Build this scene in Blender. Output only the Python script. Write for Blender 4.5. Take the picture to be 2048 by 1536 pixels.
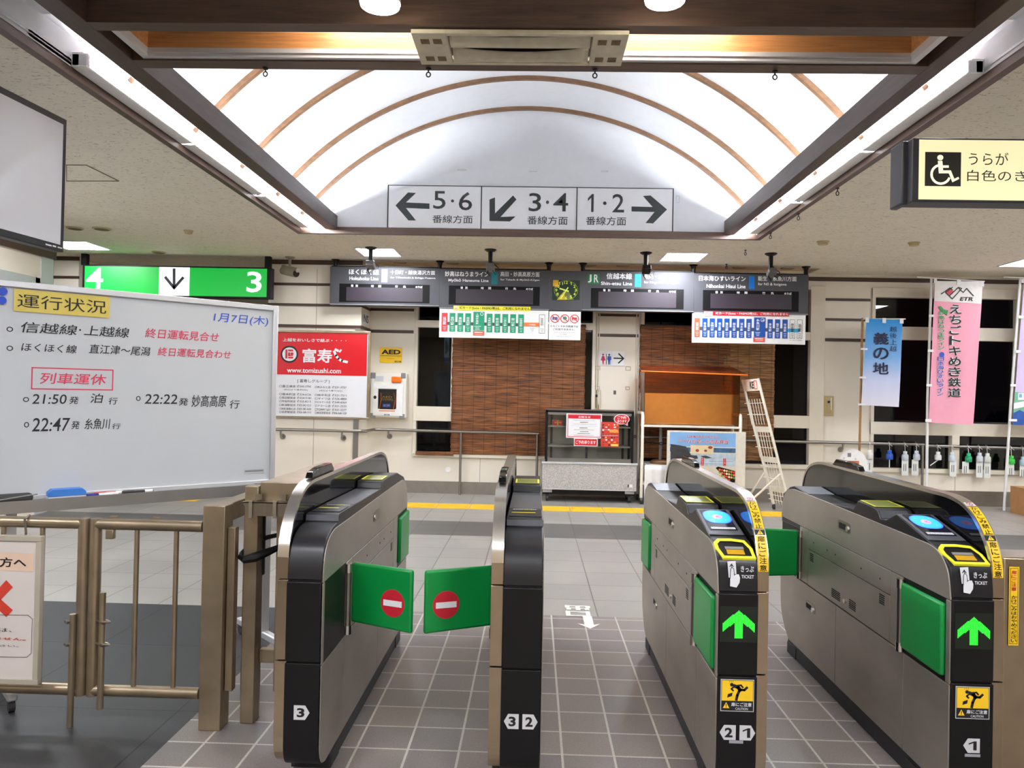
import bpy, bmesh, math, random
from mathutils import Vector, Matrix
random.seed(7)
for o in list(bpy.data.objects): bpy.data.objects.remove(o, do_unlink=True)
SC = bpy.context.scene
COL = SC.collection
# ---------------------------------------------------------------- camera
EYE = Vector((0, 0, 1.4)); FPX = 1540.0
_y, _p, _r = (math.radians(a) for a in (1.64, .575, 1.15))
FW = Vector((-math.sin(_y)*math.cos(_p), math.cos(_y)*math.cos(_p), math.sin(_p)))
_rt = Vector((math.cos(_y), math.sin(_y), 0)); _up = _rt.cross(FW)
RT = _rt*math.cos(_r) + _up*math.sin(_r); UP = _up*math.cos(_r) - _rt*math.sin(_r)
cam = bpy.data.cameras.new('camera'); cam.sensor_width = 36; cam.lens = FPX/2048*36
cam.clip_start = .05; cam.clip_end = 200
camo = bpy.data.objects.new('camera', cam); COL.objects.link(camo)
_m = Matrix((RT, UP, -FW)).transposed().to_4x4(); _m.translation = EYE
camo.matrix_world = _m; SC.camera = camo
# ---------------------------------------------------------------- view, world, light levels
SC.view_settings.view_transform = 'Standard'; SC.view_settings.look = 'None'
SC.view_settings.gamma = 1; SC.view_settings.exposure = 1.6; SC.view_settings.use_curve_mapping = False
W = bpy.data.worlds.new('night'); SC.world = W; W.use_nodes = True
W.node_tree.nodes['Background'].inputs[0].default_value = (.02, .025, .04, 1)
W.node_tree.nodes['Background'].inputs[1].default_value = .3
L_TUBE, L_PANEL, L_DOWN, L_SLOT, L_SIGN = 68.0, 26.0, 40.0, 20.0, .32
# ---------------------------------------------------------------- measuring helpers
def ray(x, y): return FW + RT*((x-1024)/FPX) - UP*((y-768)/FPX)
def at(x, y, X=None, Y=None, Z=None):
    d = ray(x, y)
    i, v = (0, X) if X is not None else (1, Y) if Y is not None else (2, Z)
    return EYE + d*((v-EYE[i])/d[i])
def lin(c): return tuple((v/12.92 if v <= .04045 else ((v+.055)/1.055)**2.4) for v in c)
def rgb(*c): return lin([v/255 for v in c])
# ---------------------------------------------------------------- materials
MATS = {}
def mat(name, col, rough=.5, metal=0., noise=.05, scale=12., bump=0., spec=.5, stretch=(1,1,1), emit=0., coat=0.):
    if name in MATS: return MATS[name]
    m = bpy.data.materials.new(name); m.use_nodes = True; MATS[name] = m
    N, L = m.node_tree.nodes, m.node_tree.links
    b = N['Principled BSDF']; b.inputs['Roughness'].default_value = rough; b.inputs['Metallic'].default_value = metal
    b.inputs['Specular IOR Level'].default_value = spec; b.inputs['Coat Weight'].default_value = coat
    c = rgb(*col)
    t = N.new('ShaderNodeTexCoord'); mp = N.new('ShaderNodeMapping'); mp.inputs['Scale'].default_value = stretch
    n = N.new('ShaderNodeTexNoise'); n.inputs['Scale'].default_value = scale; n.inputs['Detail'].default_value = 4
    L.new(t.outputs['Object'], mp.inputs[0]); L.new(mp.outputs[0], n.inputs['Vector'])
    r = N.new('ShaderNodeValToRGB'); e = r.color_ramp.elements
    e[0].position, e[1].position = .3, .7
    e[0].color = (*[v*(1-noise) for v in c], 1); e[1].color = (*[min(1, v*(1+noise)) for v in c], 1)
    L.new(n.outputs['Fac'], r.inputs[0]); L.new(r.outputs[0], b.inputs['Base Color'])
    if bump:
        q = N.new('ShaderNodeBump'); q.inputs['Strength'].default_value = bump; q.inputs['Distance'].default_value = .01
        L.new(n.outputs['Fac'], q.inputs['Height']); L.new(q.outputs[0], b.inputs['Normal'])
    if emit:
        L.new(r.outputs[0], b.inputs['Emission Color']); b.inputs['Emission Strength'].default_value = emit
    return m
def glow(name, col, s):
    if name in MATS: return MATS[name]
    m = mat(name, col, .4, noise=.01); b = m.node_tree.nodes['Principled BSDF']
    b.inputs['Emission Color'].default_value = (*rgb(*col), 1); b.inputs['Emission Strength'].default_value = s
    return m
def nodes(m): return m.node_tree.nodes, m.node_tree.links, m.node_tree.nodes['Principled BSDF']
def ramp(N, stops, interp='LINEAR'):
    r = N.new('ShaderNodeValToRGB'); e = r.color_ramp.elements; r.color_ramp.interpolation = interp
    while len(e) < len(stops): e.new(.5)
    for q, (p, c) in zip(e, stops): q.position = p; q.color = (*c, 1)
    return r
def tile(name, c1, c2, grout, sx, sy, ox, oy, gap, rough, speck=.10, spec=.5):
    m = mat(name, c1, rough, spec=spec); N, L, b = nodes(m)
    for n in [n for n in N if n.type in ('VALTORGB', 'TEX_NOISE')]: N.remove(n)
    mp = [n for n in N if n.type == 'MAPPING'][0]; mp.inputs['Location'].default_value = (-ox, -oy, 0)
    br = N.new('ShaderNodeTexBrick'); br.offset = 0; br.squash = 1
    for k, v in (('Scale', 1), ('Mortar Size', gap), ('Mortar Smooth', .1), ('Brick Width', sx), ('Row Height', sy), ('Bias', 0)): br.inputs[k].default_value = v
    br.inputs['Color1'].default_value = (*rgb(*c1), 1); br.inputs['Color2'].default_value = (*rgb(*c2), 1); br.inputs['Mortar'].default_value = (*rgb(*grout), 1)
    L.new(mp.outputs[0], br.inputs['Vector'])
    n1 = N.new('ShaderNodeTexNoise'); n1.inputs['Scale'].default_value = 160; n1.inputs['Detail'].default_value = 3
    n2 = N.new('ShaderNodeTexNoise'); n2.inputs['Scale'].default_value = 1.3; n2.inputs['Detail'].default_value = 4
    t = [n for n in N if n.type == 'TEX_COORD'][0]
    L.new(t.outputs['Object'], n1.inputs['Vector']); L.new(t.outputs['Object'], n2.inputs['Vector'])
    r1 = ramp(N, [(.35, (1-speck*2,)*3), (.65, (1+speck*.6,)*3)]); r2 = ramp(N, [(.3, (.88,)*3), (.7, (1.06,)*3)])
    L.new(n1.outputs['Fac'], r1.inputs[0]); L.new(n2.outputs['Fac'], r2.inputs[0])
    x = N.new('ShaderNodeMixRGB'); x.blend_type = 'MULTIPLY'; x.inputs[0].default_value = 1
    y = N.new('ShaderNodeMixRGB'); y.blend_type = 'MULTIPLY'; y.inputs[0].default_value = 1
    L.new(br.outputs['Color'], x.inputs[1]); L.new(r1.outputs[0], x.inputs[2]); L.new(x.outputs[0], y.inputs[1]); L.new(r2.outputs[0], y.inputs[2])
    L.new(y.outputs[0], b.inputs['Base Color'])
    q = N.new('ShaderNodeBump'); q.inputs['Strength'].default_value = .25; q.inputs['Distance'].default_value = .004; q.invert = True
    L.new(br.outputs['Fac'], q.inputs['Height']); L.new(q.outputs[0], b.inputs['Normal'])
    return m
def wood(name, c1, c2, stretch, rough=.4):
    m = mat(name, c1, rough, scale=3.0, stretch=stretch); N, L, b = nodes(m)
    r = [n for n in N if n.type == 'VALTORGB'][0]; e = r.color_ramp.elements
    e[0].color = (*rgb(*c1), 1); e[1].color = (*rgb(*c2), 1)
    n = [n for n in N if n.type == 'TEX_NOISE'][0]; n.inputs['Detail'].default_value = 8; n.inputs['Roughness'].default_value = .65; n.inputs['Distortion'].default_value = .6
    return m
def thin_glass(name, tint=(255,255,255), rough=.02, base=.04, body=None, bodyfac=0.):
    m = bpy.data.materials.new(name); m.use_nodes = True; MATS[name] = m
    N, L = m.node_tree.nodes, m.node_tree.links; N.remove(N['Principled BSDF'])
    o = [n for n in N if n.type == 'OUTPUT_MATERIAL'][0]
    tr = N.new('ShaderNodeBsdfTransparent'); tr.inputs[0].default_value = (*rgb(*tint), 1)
    gl = N.new('ShaderNodeBsdfGlossy'); gl.inputs['Roughness'].default_value = rough
    fr = N.new('ShaderNodeFresnel'); fr.inputs['IOR'].default_value = 1.5
    nz = N.new('ShaderNodeTexNoise'); nz.inputs['Scale'].default_value = 2
    mx = N.new('ShaderNodeMixShader'); L.new(fr.outputs[0], mx.inputs[0])
    src = tr
    if body:
        df = N.new('ShaderNodeBsdfDiffuse'); df.inputs[0].default_value = (*rgb(*body), 1)
        tl = N.new('ShaderNodeBsdfTranslucent'); tl.inputs[0].default_value = (*rgb(*body), 1)
        a = N.new('ShaderNodeMixShader'); a.inputs[0].default_value = .5; L.new(df.outputs[0], a.inputs[1]); L.new(tl.outputs[0], a.inputs[2])
        c = N.new('ShaderNodeMixShader'); c.inputs[0].default_value = bodyfac; L.new(tr.outputs[0], c.inputs[1]); L.new(a.outputs[0], c.inputs[2]); src = c
    L.new(src.outputs[0], mx.inputs[1]); L.new(gl.outputs[0], mx.inputs[2]); L.new(mx.outputs[0], o.inputs[0])
    return m
WHITE = mat('painted_white', (232,232,230), .5); VAULT = mat('vault_white', (216,218,222), .6, noise=.02)
BEIGE = mat('wall_beige', (230,222,206), .45, noise=.02, scale=3); BROWN = mat('brown_trim', (70,50,40), .45)
CREAM = mat('cream_sash', (222,214,196), .4, noise=.02)
DARKWOOD_X = wood('dark_wood_crosswise', (58,42,34), (92,70,55), (1, 14, 14)); DARKWOOD_Y = wood('dark_wood_lengthwise', (62,48,42), (84,66,57), (14, 1, 14))
RIBWOOD = wood('rib_wood', (96,68,46), (128,94,66), (4, 8, 8)); GOLDWOOD = wood('golden_wood', (150,100,58), (196,142,88), (1, 14, 22))
STEEL = mat('brushed_steel', (158,150,138), .32, 1., noise=.06, scale=5, stretch=(30, 30, 1)); STEEL_D = mat('hall_steel', (150,146,140), .36, 1., noise=.06, scale=6)
BRONZE = mat('aged_steel', (164,148,124), .36, .8, noise=.14, scale=9); CHROME = mat('polished_steel', (214,210,203), .24, 1., noise=.02)
PANEL = mat('gate_side_steel', (172,165,155), .45, .75, noise=.10, scale=3, stretch=(1, 1, 2)); ALU = mat('bright_aluminium', (208,210,214), .4, .55, noise=.02)
BLACK = mat('satin_black', (15,14,15), .42, noise=.08, spec=.28); BLACKBLUE = mat('console_black', (26,26,30), .36, noise=.06, spec=.4); GLOSSBLACK = mat('gloss_black', (12,12,13), .06, noise=.03, spec=.3)
INK = mat('ink_black', (18,18,20), .6); DARKGREY = mat('dark_grey', (52,52,56), .5); GREYM = mat('mid_grey', (128,128,130), .5); LGREY = mat('light_grey', (196,197,200), .5)
PAPER = mat('paper_white', (228,229,232), .6, noise=.01); REDINK = mat('red_ink', (196,30,48), .5); CRIMSON = mat('crimson_print', (206,24,38), .35, noise=.03)
GREENFLAP = mat('green_vinyl', (8,138,62), .32, noise=.05, scale=6, bump=.03); YELLOW = mat('signal_yellow', (240,196,30), .45, noise=.03); LEMON = mat('lemon_yellow', (236,232,50), .45, noise=.02)
PLINTH = mat('plinth_rubber', (40,40,46), .5, noise=.1); VENTD = mat('slot_black', (12,12,12), .8)
GLASS = thin_glass('clear_glass')
# ---------------------------------------------------------------- mesh building
WM = {}
class M:
    def __init__(s): s.v = []; s.f = []; s.warp = None
    def add(s, vs, fs):
        b = len(s.v); s.v += [Vector(v) for v in vs]; s.f += [tuple(b+i for i in f) for f in fs]; return s
    def obox(s, c, a, b, d):     # centre and three half-axis vectors
        c, a, b, d = Vector(c), Vector(a), Vector(b), Vector(d)
        vs = [c+a*i+b*j+d*k for i in (-1,1) for j in (-1,1) for k in (-1,1)]
        return s.add(vs, [(0,1,3,2),(4,6,7,5),(0,4,5,1),(2,3,7,6),(0,2,6,4),(1,5,7,3)])
    def box(s, x0, y0, z0, x1, y1, z1):
        return s.obox(((x0+x1)/2,(y0+y1)/2,(z0+z1)/2), ((x1-x0)/2,0,0), (0,(y1-y0)/2,0), (0,0,(z1-z0)/2))
    def prism(s, poly, axis, a0, a1):   # polygon in the two other axes
        def p(q, a): return {'X': (a, q[0], q[1]), 'Y': (q[0], a, q[1]), 'Z': (q[0], q[1], a)}[axis]
        n = len(poly); vs = [p(q, a0) for q in poly]+[p(q, a1) for q in poly]
        return s.add(vs, [tuple(range(n)), tuple(range(2*n-1, n-1, -1))]+[(i, (i+1) % n, n+(i+1) % n, n+i) for i in range(n)])
    def poly(s, pts): return s.add(pts, [tuple(range(len(pts)))])
    def tube(s, pts, r, n=10, closed=False):
        pts = [Vector(p) for p in pts]; k = len(pts); rings = []; prev = None
        for i, p in enumerate(pts):
            a = pts[(i-1) % k] if (i or closed) else p; b = pts[(i+1) % k] if (i < k-1 or closed) else p
            t = (b-a).normalized()
            if prev is None:
                u = t.orthogonal().normalized()
            else:
                u = (prev - t*prev.dot(t)).normalized()
            prev = u; w = t.cross(u); rr = r[i] if isinstance(r, (list, tuple)) else r
            rings.append([p+(u*math.cos(2*math.pi*j/n)+w*math.sin(2*math.pi*j/n))*rr for j in range(n)])
        vs = [v for q in rings for v in q]; fs = []
        for i in range(k if closed else k-1):
            for j in range(n): fs.append((i*n+j, i*n+(j+1) % n, ((i+1) % k)*n+(j+1) % n, ((i+1) % k)*n+j))
        if not closed: fs += [tuple(range(n-1, -1, -1)), tuple((k-1)*n+j for j in range(n))]
        return s.add(vs, fs)
    def lathe(s, prof, c, n=24):         # (radius, z) pairs around a vertical axis
        c = Vector(c); vs = [c+Vector((r*math.cos(2*math.pi*j/n), r*math.sin(2*math.pi*j/n), z)) for r, z in prof for j in range(n)]
        k = len(prof); fs = [(i*n+j, i*n+(j+1) % n, (i+1)*n+(j+1) % n, (i+1)*n+j) for i in range(k-1) for j in range(n)]
        fs += [tuple(range(n-1, -1, -1)), tuple((k-1)*n+j for j in range(n))]
        return s.add(vs, fs)
    def grid(s, fn, nu, nv):
        vs = [fn(i/nu, j/nv) for i in range(nu+1) for j in range(nv+1)]
        return s.add(vs, [(i*(nv+1)+j, (i+1)*(nv+1)+j, (i+1)*(nv+1)+j+1, i*(nv+1)+j+1) for i in range(nu) for j in range(nv)])
    def build(s, name, m, parent=None, bevel=0., smooth=False, flat=False, thick=0., label=None):
        vs = [s.warp(v) for v in s.v] if s.warp else s.v
        if parent is None:
            lo = [min(v[i] for v in vs) for i in range(3)]; hi = [max(v[i] for v in vs) for i in range(3)]
            base = Matrix.Translation(((lo[0]+hi[0])/2, (lo[1]+hi[1])/2, lo[2]))
        else: base = WM[parent.name]
        inv = base.inverted()
        me = bpy.data.meshes.new(name); me.from_pydata([inv @ v for v in vs], [], s.f); me.update()
        if not flat:
            bm = bmesh.new(); bm.from_mesh(me); bmesh.ops.recalc_face_normals(bm, faces=bm.faces); bm.to_mesh(me); bm.free()
        me.materials.append(m)
        if smooth:
            for p in me.polygons: p.use_smooth = True
            me.set_sharp_from_angle(angle=.7)
        o = bpy.data.objects.new(name, me); COL.objects.link(o)
        if parent is None: o.matrix_world = base
        else: o.parent = parent
        WM[o.name] = base
        if thick:
            q = o.modifiers.new('thickness', 'SOLIDIFY'); q.thickness = thick; q.offset = 0
        if bevel:
            q = o.modifiers.new('edges', 'BEVEL'); q.width = bevel; q.segments = 2; q.limit_method = 'ANGLE'; q.angle_limit = .6
            if not smooth:
                for p in me.polygons: p.use_smooth = True
                me.set_sharp_from_angle(angle=.5)
        if label: o['label'] = label
        return o
def tag(o, label, cat, group=None):
    o['label'] = label; o['category'] = cat
    if group: o['group'] = group
    return o
def thing(name, label, cat, loc=(0,0,0), rotz=0., group=None):
    o = bpy.data.objects.new(name, None); COL.objects.link(o); o.empty_display_size = .1
    o.location = loc; o.rotation_euler = (0,0,rotz); WM[o.name] = Matrix.Translation(loc) @ Matrix.Rotation(rotz, 4, 'Z')
    return tag(o, label, cat, group)
def struct(o): o['kind'] = 'structure'; return o
def copy_thing(root, off, label):
    def cp(o, par):
        c = o.copy(); COL.objects.link(c)
        if par: c.parent = par
        for ch in [q for q in o.children]: cp(ch, c)
        return c
    c = cp(root, None); c.location = root.location + Vector(off); c['label'] = label
    WM[c.name] = Matrix.Translation(Vector(off)) @ WM[root.name]
    return c
_gc = {}
def glyphs(t, bold=0., shear=0.):
    if t == '1': return ([(.58,0,0),(1,0,0),(1,1,0),(.70,1,0),(0,.76,0),(0,.60,0),(.58,.80,0)], [(0,1,2,3,6),(3,4,5,6)])
    key = (t, bold, shear)
    if key in _gc: return _gc[key]
    c = bpy.data.curves.new('tmp', 'FONT'); c.body = t; c.resolution_u = 3; c.offset = 0 if any(ord(q) > 0x2fff for q in t) else bold; c.shear = shear; c.fill_mode = 'FRONT'
    o = bpy.data.objects.new('tmp', c); COL.objects.link(o); bpy.context.view_layer.update()
    e = o.evaluated_get(bpy.context.evaluated_depsgraph_get()); me = e.to_mesh()
    vs = [(v.co.x, v.co.y) for v in me.vertices]; fs = [tuple(p.vertices) for p in me.polygons]
    e.to_mesh_clear(); bpy.data.objects.remove(o); bpy.data.curves.remove(c)
    if not vs: vs = [(0,0),(1,0),(1,1)]; fs = []
    if bold and any(ord(q) > 0x2fff for q in t):          # heavier strokes: struck four times, slightly apart
        n = len(vs); b_ = bold*.8; base, f0 = vs, fs; vs = []; fs = []; ks = []
        for k, (dx, dy) in enumerate(((-b_,-b_),(b_,b_),(-b_,b_),(b_,-b_))): vs += [(x+dx, y+dy) for x, y in base]; fs += [tuple(i+n*k for i in q) for q in f0]; ks += [k]*n
    else: ks = [0]*len(vs)
    x0, x1 = min(v[0] for v in vs), max(v[0] for v in vs); y0, y1 = min(v[1] for v in vs), max(v[1] for v in vs)
    r = ([((x-x0)/max(x1-x0,1e-6), (y-y0)/max(y1-y0,1e-6), q) for (x, y), q in zip(vs, ks)], fs); _gc[key] = r
    return r
class Face:
    """A flat printed surface: collects marks per material, read off the photo through the plane they lie in."""
    def __init__(s, o, u=(1,0,0), v=(0,0,1), px=True):
        s.o, s.u, s.v = Vector(o), Vector(u).normalized(), Vector(v).normalized(); s.n = s.u.cross(s.v); s.m = {}; s.px = px; s.warp = None
    def uv(s, p):
        if not s.px: return p
        d = ray(*p); t = (s.o-EYE).dot(s.n)/d.dot(s.n); q = EYE+d*t-s.o
        return (q.dot(s.u), q.dot(s.v))
    def P(s, u, v, d=.0015): return s.o+s.u*u+s.v*v+s.n*d
    def mm(s, m): return s.m.setdefault(m.name, (m, M()))[1]
    def poly(s, m, pts, d=.0015): s.mm(m).poly([s.P(*s.uv(p), d) for p in pts]); return s
    def box(s, tl, br):
        a, b = s.uv(tl), s.uv(br); return a[0], b[1], b[0], a[1]
    def rect(s, m, tl, br, d=.0015):
        x0, y0, x1, y1 = s.box(tl, br); s.mm(m).poly([s.P(x0,y0,d), s.P(x1,y0,d), s.P(x1,y1,d), s.P(x0,y1,d)]); return s
    def frame(s, m, tl, br, w, d=.0015):
        x0, y0, x1, y1 = s.box(tl, br)
        for a, b, c, e in ((x0,y0,x1,y0+w),(x0,y1-w,x1,y1),(x0,y0+w,x0+w,y1-w),(x1-w,y0+w,x1,y1-w)):
            s.mm(m).poly([s.P(a,b,d), s.P(c,b,d), s.P(c,e,d), s.P(a,e,d)])
        return s
    def oval(s, m, tl, br, d=.0015, n=32, pw=1.):
        x0, y0, x1, y1 = s.box(tl, br); f = lambda q: math.copysign(abs(q)**pw, q)
        s.mm(m).poly([s.P((x0+x1)/2+(x1-x0)/2*f(math.cos(2*math.pi*i/n)), (y0+y1)/2+(y1-y0)/2*f(math.sin(2*math.pi*i/n)), d) for i in range(n)]); return s
    def ring(s, m, tl, br, w, d=.0015, n=32):
        x0, y0, x1, y1 = s.box(tl, br); a, b = (x1-x0)/2, (y1-y0)/2; q = s.mm(m); vs = []
        for i in range(n):
            c, t = math.cos(2*math.pi*i/n), math.sin(2*math.pi*i/n)
            vs += [s.P((x0+x1)/2+a*c,(y0+y1)/2+b*t,d), s.P((x0+x1)/2+(a-w)*c,(y0+y1)/2+(b-w)*t,d)]
        q.add(vs, [(2*i, 2*((i+1) % n), 2*((i+1) % n)+1, 2*i+1) for i in range(n)]); return s
    def line(s, m, pts, w, d=.0015):
        q = [Vector(s.uv(p)) for p in pts]
        for a, b in zip(q, q[1:]):
            t = (b-a); t.normalize(); k = Vector((-t.y, t.x))*w/2; e = t*w*.35
            s.mm(m).poly([s.P(*(z), d) for z in (a-k-e, b-k+e, b+k+e, a+k-e)])
        return s
    def text(s, m, t, tl, br, d=.0015, bold=0., shear=0., flip=False):
        x0, y0, x1, y1 = s.box(tl, br); vs, fs = glyphs(t, bold, shear)
        if flip: vs = [(1-a, 1-b, k) for a, b, k in vs]
        s.mm(m).add([s.P(x0+(x1-x0)*a, y0+(y1-y0)*b, d+k*.0002) for a, b, k in vs], fs); return s
    def vtext(s, m, t, tl, br, d=.0015, bold=0., fill=.86):
        x0, y0, x1, y1 = s.box(tl, br); n = len(t); h = (y1-y0)/n
        for i, ch in enumerate(t):
            vs, fs = glyphs(ch, bold); wx, wy = (.6, .5) if ch in '・ー' else (1, 1)
            if ch == 'ー': vs = [(1-b, a, k) for a, b, k in vs]; wx, wy = .16, .9
            cx, cy = (x0+x1)/2, y1-h*(i+.5); w, hh = (x1-x0)*wx, h*fill*wy
            s.mm(m).add([s.P(cx+(a-.5)*w, cy+(b-.5)*hh, d+k*.0002) for a, b, k in vs], fs)
        return s
    def build(s, parent, name='lettering'):
        r = []
        for k, (m, q) in s.m.items():
            if q.f:
                q.warp = s.warp; r.append(q.build(name, m, parent, flat=True))
        return r
def plane(Y): return Face((0, Y, 0))
def xz(tl, br, Y):
    f = plane(Y); return f.box(tl, br)
def bar(m, tl, br, Y, depth):      # box with its front face at Y, seen between two corners
    x0, z0, x1, z1 = xz(tl, br, Y); m.box(x0, Y, z0, x1, Y+depth, z1); return m
# ================================================================ SETTING
CZ = 3.06; YB = 10.45; YP = 9.93; XL = -5.25
OX0, OX1, OY0, OY1 = -2.555, 2.34, 1.6, 8.19       # opening of the ceiling coffer
# ---- floor zones (one level; each zone its own paving)
T_HALL = tile('hall_tiles', (162,158,152), (154,151,146), (104,101,96), .4, .4, .03, .045, .004, .34)
T_GATE = tile('gate_tiles', (142,132,126), (128,122,122), (196,192,186), .2, .2, .137, .0, .005, .32)
T_DARK = tile('dark_tiles', (58,58,60), (53,53,55), (30,30,32), .8, .82, .1, .0, .004, .5, spec=.3)
T_BAND = tile('band_tiles', (104,102,100), (92,91,90), (72,71,70), .4, .4, .03, .045, .004, .36)
def slab(name, x0, y0, x1, y1, m, z=0.): return struct(M().box(x0, y0, -.05, x1, y1, z).build(name, m))
def offset_tiles(o):   # tile patterns are laid from the hall's own zero point
    for v in o.data.vertices: v.co += o.location
    o.location = (0,0,0); return o
for nm, a in (('floor', (-8, 4.86, 8, 7.44, T_HALL)), ('floor', (-8, 8.25, 8, 14.5, T_HALL)), ('floor', (-8, 7.44, 8, 8.25, T_BAND)),
              ('floor', (-1.41, -3, 8, 4.86, T_GATE)), ('floor', (-8, -3, -1.41, 4.86, T_DARK))):
    offset_tiles(slab(nm, *a))
tac = mat('tactile_yellow', (240,190,40), .45, noise=.05, scale=5)
f = M()
for i in range(-8, 10):                                        # guiding blocks with raised bars
    x = .06+i*.4
    f.box(x+.004, 9.12, 0, x+.396, 9.5, .004)
    for k in range(4): f.box(x+.03, 9.165+k*.085, .004, x+.37, 9.20+k*.085, .009)
struct(f.build('floor_guiding_strip', tac))
f = M()
for i in range(5):
    for j in range(2):
        x, y = -5.56+i*.3, 9.2+j*.3; f.box(x, y, 0, x+.296, y+.296, .004)
        for a in range(5):
            for b in range(5): f.lathe([(.012, .004), (.008, .009)], (x+.03+a*.059, y+.03+b*.059, 0), 6)
struct(f.build('floor_warning_blocks', tac))
# ---- floor marking "exit" written for people coming the other way
mk = mat('worn_white_paint', (222,222,214), .6, noise=.1, scale=25)
F = Face((.31, 5.0, .001), (-1,0,0), (0,-1,0), px=False)
F.text(mk, '出', (-.085,.02), (.08,-.095), bold=.05); F.text(mk, '口', (-.075,.15), (.08,.035), bold=.045)
struct(F.mm(mk).build('floor_exit_mark', mk, flat=True))
F = Face((.355, 4.7, .001), (1,0,0), (0,1,0), px=False)
F.poly(mk, [(-.02,.16),(.035,.16),(.035,-.02),(.075,-.0),(.008,-.1),(-.065,-.0),(-.02,-.02)])
struct(F.mm(mk).build('floor_arrow_mark', mk, flat=True))
# ---- ceiling: mineral-fibre boards with dark flecks
CEIL = mat('fissured_ceiling', (228,221,202), .85, noise=.03, scale=5); N, L, b = nodes(CEIL)
tc = [n for n in N if n.type == 'TEX_COORD'][0]; mp2 = N.new('ShaderNodeMapping'); mp2.inputs['Scale'].default_value = (26, 70, 40)
L.new(tc.outputs['Object'], mp2.inputs[0]); nz = N.new('ShaderNodeTexNoise'); nz.inputs['Scale'].default_value = 1.; nz.inputs['Detail'].default_value = 3; nz.inputs['Distortion'].default_value = .8
L.new(mp2.outputs[0], nz.inputs['Vector']); rr = ramp(N, [(.0, (.35,.33,.30)), (.33, (.55,.53,.5)), (.40, (1,1,1))]); L.new(nz.outputs['Fac'], rr.inputs[0])
mx = N.new('ShaderNodeMixRGB'); mx.blend_type = 'MULTIPLY'; mx.inputs[0].default_value = 1
L.new([n for n in N if n.type == 'VALTORGB'][0].outputs[0], mx.inputs[1]); L.new(rr.outputs[0], mx.inputs[2]); L.new(mx.outputs[0], b.inputs['Base Color'])
c = M()
for x0, y0, x1, y1 in ((-8, -3, OX0, 9.98), (OX1, -3, 8, 9.98), (OX0, -3, OX1, OY0), (OX0, OY1, OX1, 9.98), (3.65, 9.98, 8, YB), (-8, 9.98, -3.48, 14.5), (-3.48, 9.98, -2.26, YB)):
    c.box(x0, y0, CZ, x1, y1, CZ+.06)
offset_tiles(struct(c.build('ceiling', CEIL)))
wallwarm = mat('warm_soffit', (206,176,142), .7, noise=.03)
struct(M().box(-2.26, 9.98, CZ+.04, 3.65, YB+.1, CZ+.1).build('ceiling_recess', wallwarm))
# ---- coffer: lips, side walls, vault
trim_i = [0]
def trim(m_, mt): trim_i[0] += 1; return struct(m_.build('trim_%d' % trim_i[0], mt))
LIPWOOD_Y = wood('lip_wood_lengthwise', (74,54,46), (96,74,62), (14, 1, 14)); LIPWOOD_X = wood('lip_wood_crosswise', (78,58,48), (100,76,62), (1, 14, 14))
trim(M().box(OX0-.02, OY0, CZ-.006, OX0+.03, OY1, 3.108), LIPWOOD_Y); trim(M().box(OX1-.03, OY0, CZ-.006, OX1+.02, OY1, 3.108), LIPWOOD_Y)
trim(M().box(OX0-.02, OY1-.035, CZ-.006, OX1+.02, OY1+.02, 3.125), LIPWOOD_X)
for sx, x in ((1, OX0+.03), (-1, OX1-.03)):                     # aluminium edge strips
    a = M().box(min(x, x+sx*.004), OY0, 3.108, max(x, x+sx*.004), OY1, 3.14)
    a.box(min(x, x+sx*.012), OY0, 3.12, max(x, x+sx*.012), OY1, 3.1235); trim(a, ALU)
VX, VR = -.107, 3.09; VZ = 4.43-VR; VE = 2.42
def vault(x): return VZ+math.sqrt(VR*VR-(x-VX)**2)
vs = M(); K = 40; prof = [(OX0+.034, 3.10), (OX0+.034, vault(VX-VE))]
prof += [(VX-VE+2*VE*i/K, vault(VX-VE+2*VE*i/K)) for i in range(K+1)]
prof += [(OX1-.034, vault(VX+VE)), (OX1-.034, 3.10)]
vs.add([(x, y, z) for y in (3.7, OY1+.02) for x, z in prof], [(i, i+1, len(prof)+i+1, len(prof)+i) for i in range(len(prof)-1)])
struct(vs.build('ceiling_vault', VAULT, smooth=True))
struct(M().prism([(x, z) for x, z in prof], 'Y', OY1+.0, OY1+.03).build('wall_gable', VAULT))
gp = [(-2.262, 3.25), (-2.262, vault(-2.262))]+[q for q in prof if -2.262 < q[0] < 2.075 and q[1] > 3.2]+[(2.075, vault(2.075)), (2.075, 3.25)]
struct(M().prism(gp, 'Y', 4.07, 4.09).build('wall_front_gable', VAULT))
sc_ = M()
for x0_, x1_ in ((OX0, -2.255), (2.07, OX1)): sc_.box(x0_, 3.6, 3.47, x1_, 4.09, 3.5)
struct(sc_.build('ceiling_cove_roof', VAULT))
fl = M().box(OX0, OY0, 3.46, OX1, 3.66, 3.50); fl.box(-2.143, 3.66, 3.46, 1.977, 4.0, 3.5)                     # flat recess in front of the vault
for x in (OX0+.02, OX1-.034): fl.box(x, OY0, 3.10, x+.014, 3.7, 3.47)
fl.box(OX0, OY0, 3.06, OX1, OY0+.03, 3.47); struct(fl.build('ceiling_coffer', VAULT))
blk = M().box(OX0+.034, 3.62, 3.26, -2.2, 3.8, 3.42); blk.box(2.06, 3.62, 3.26, OX1-.034, 3.8, 3.42); struct(blk.build('ceiling_cove_end', VAULT))
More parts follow.
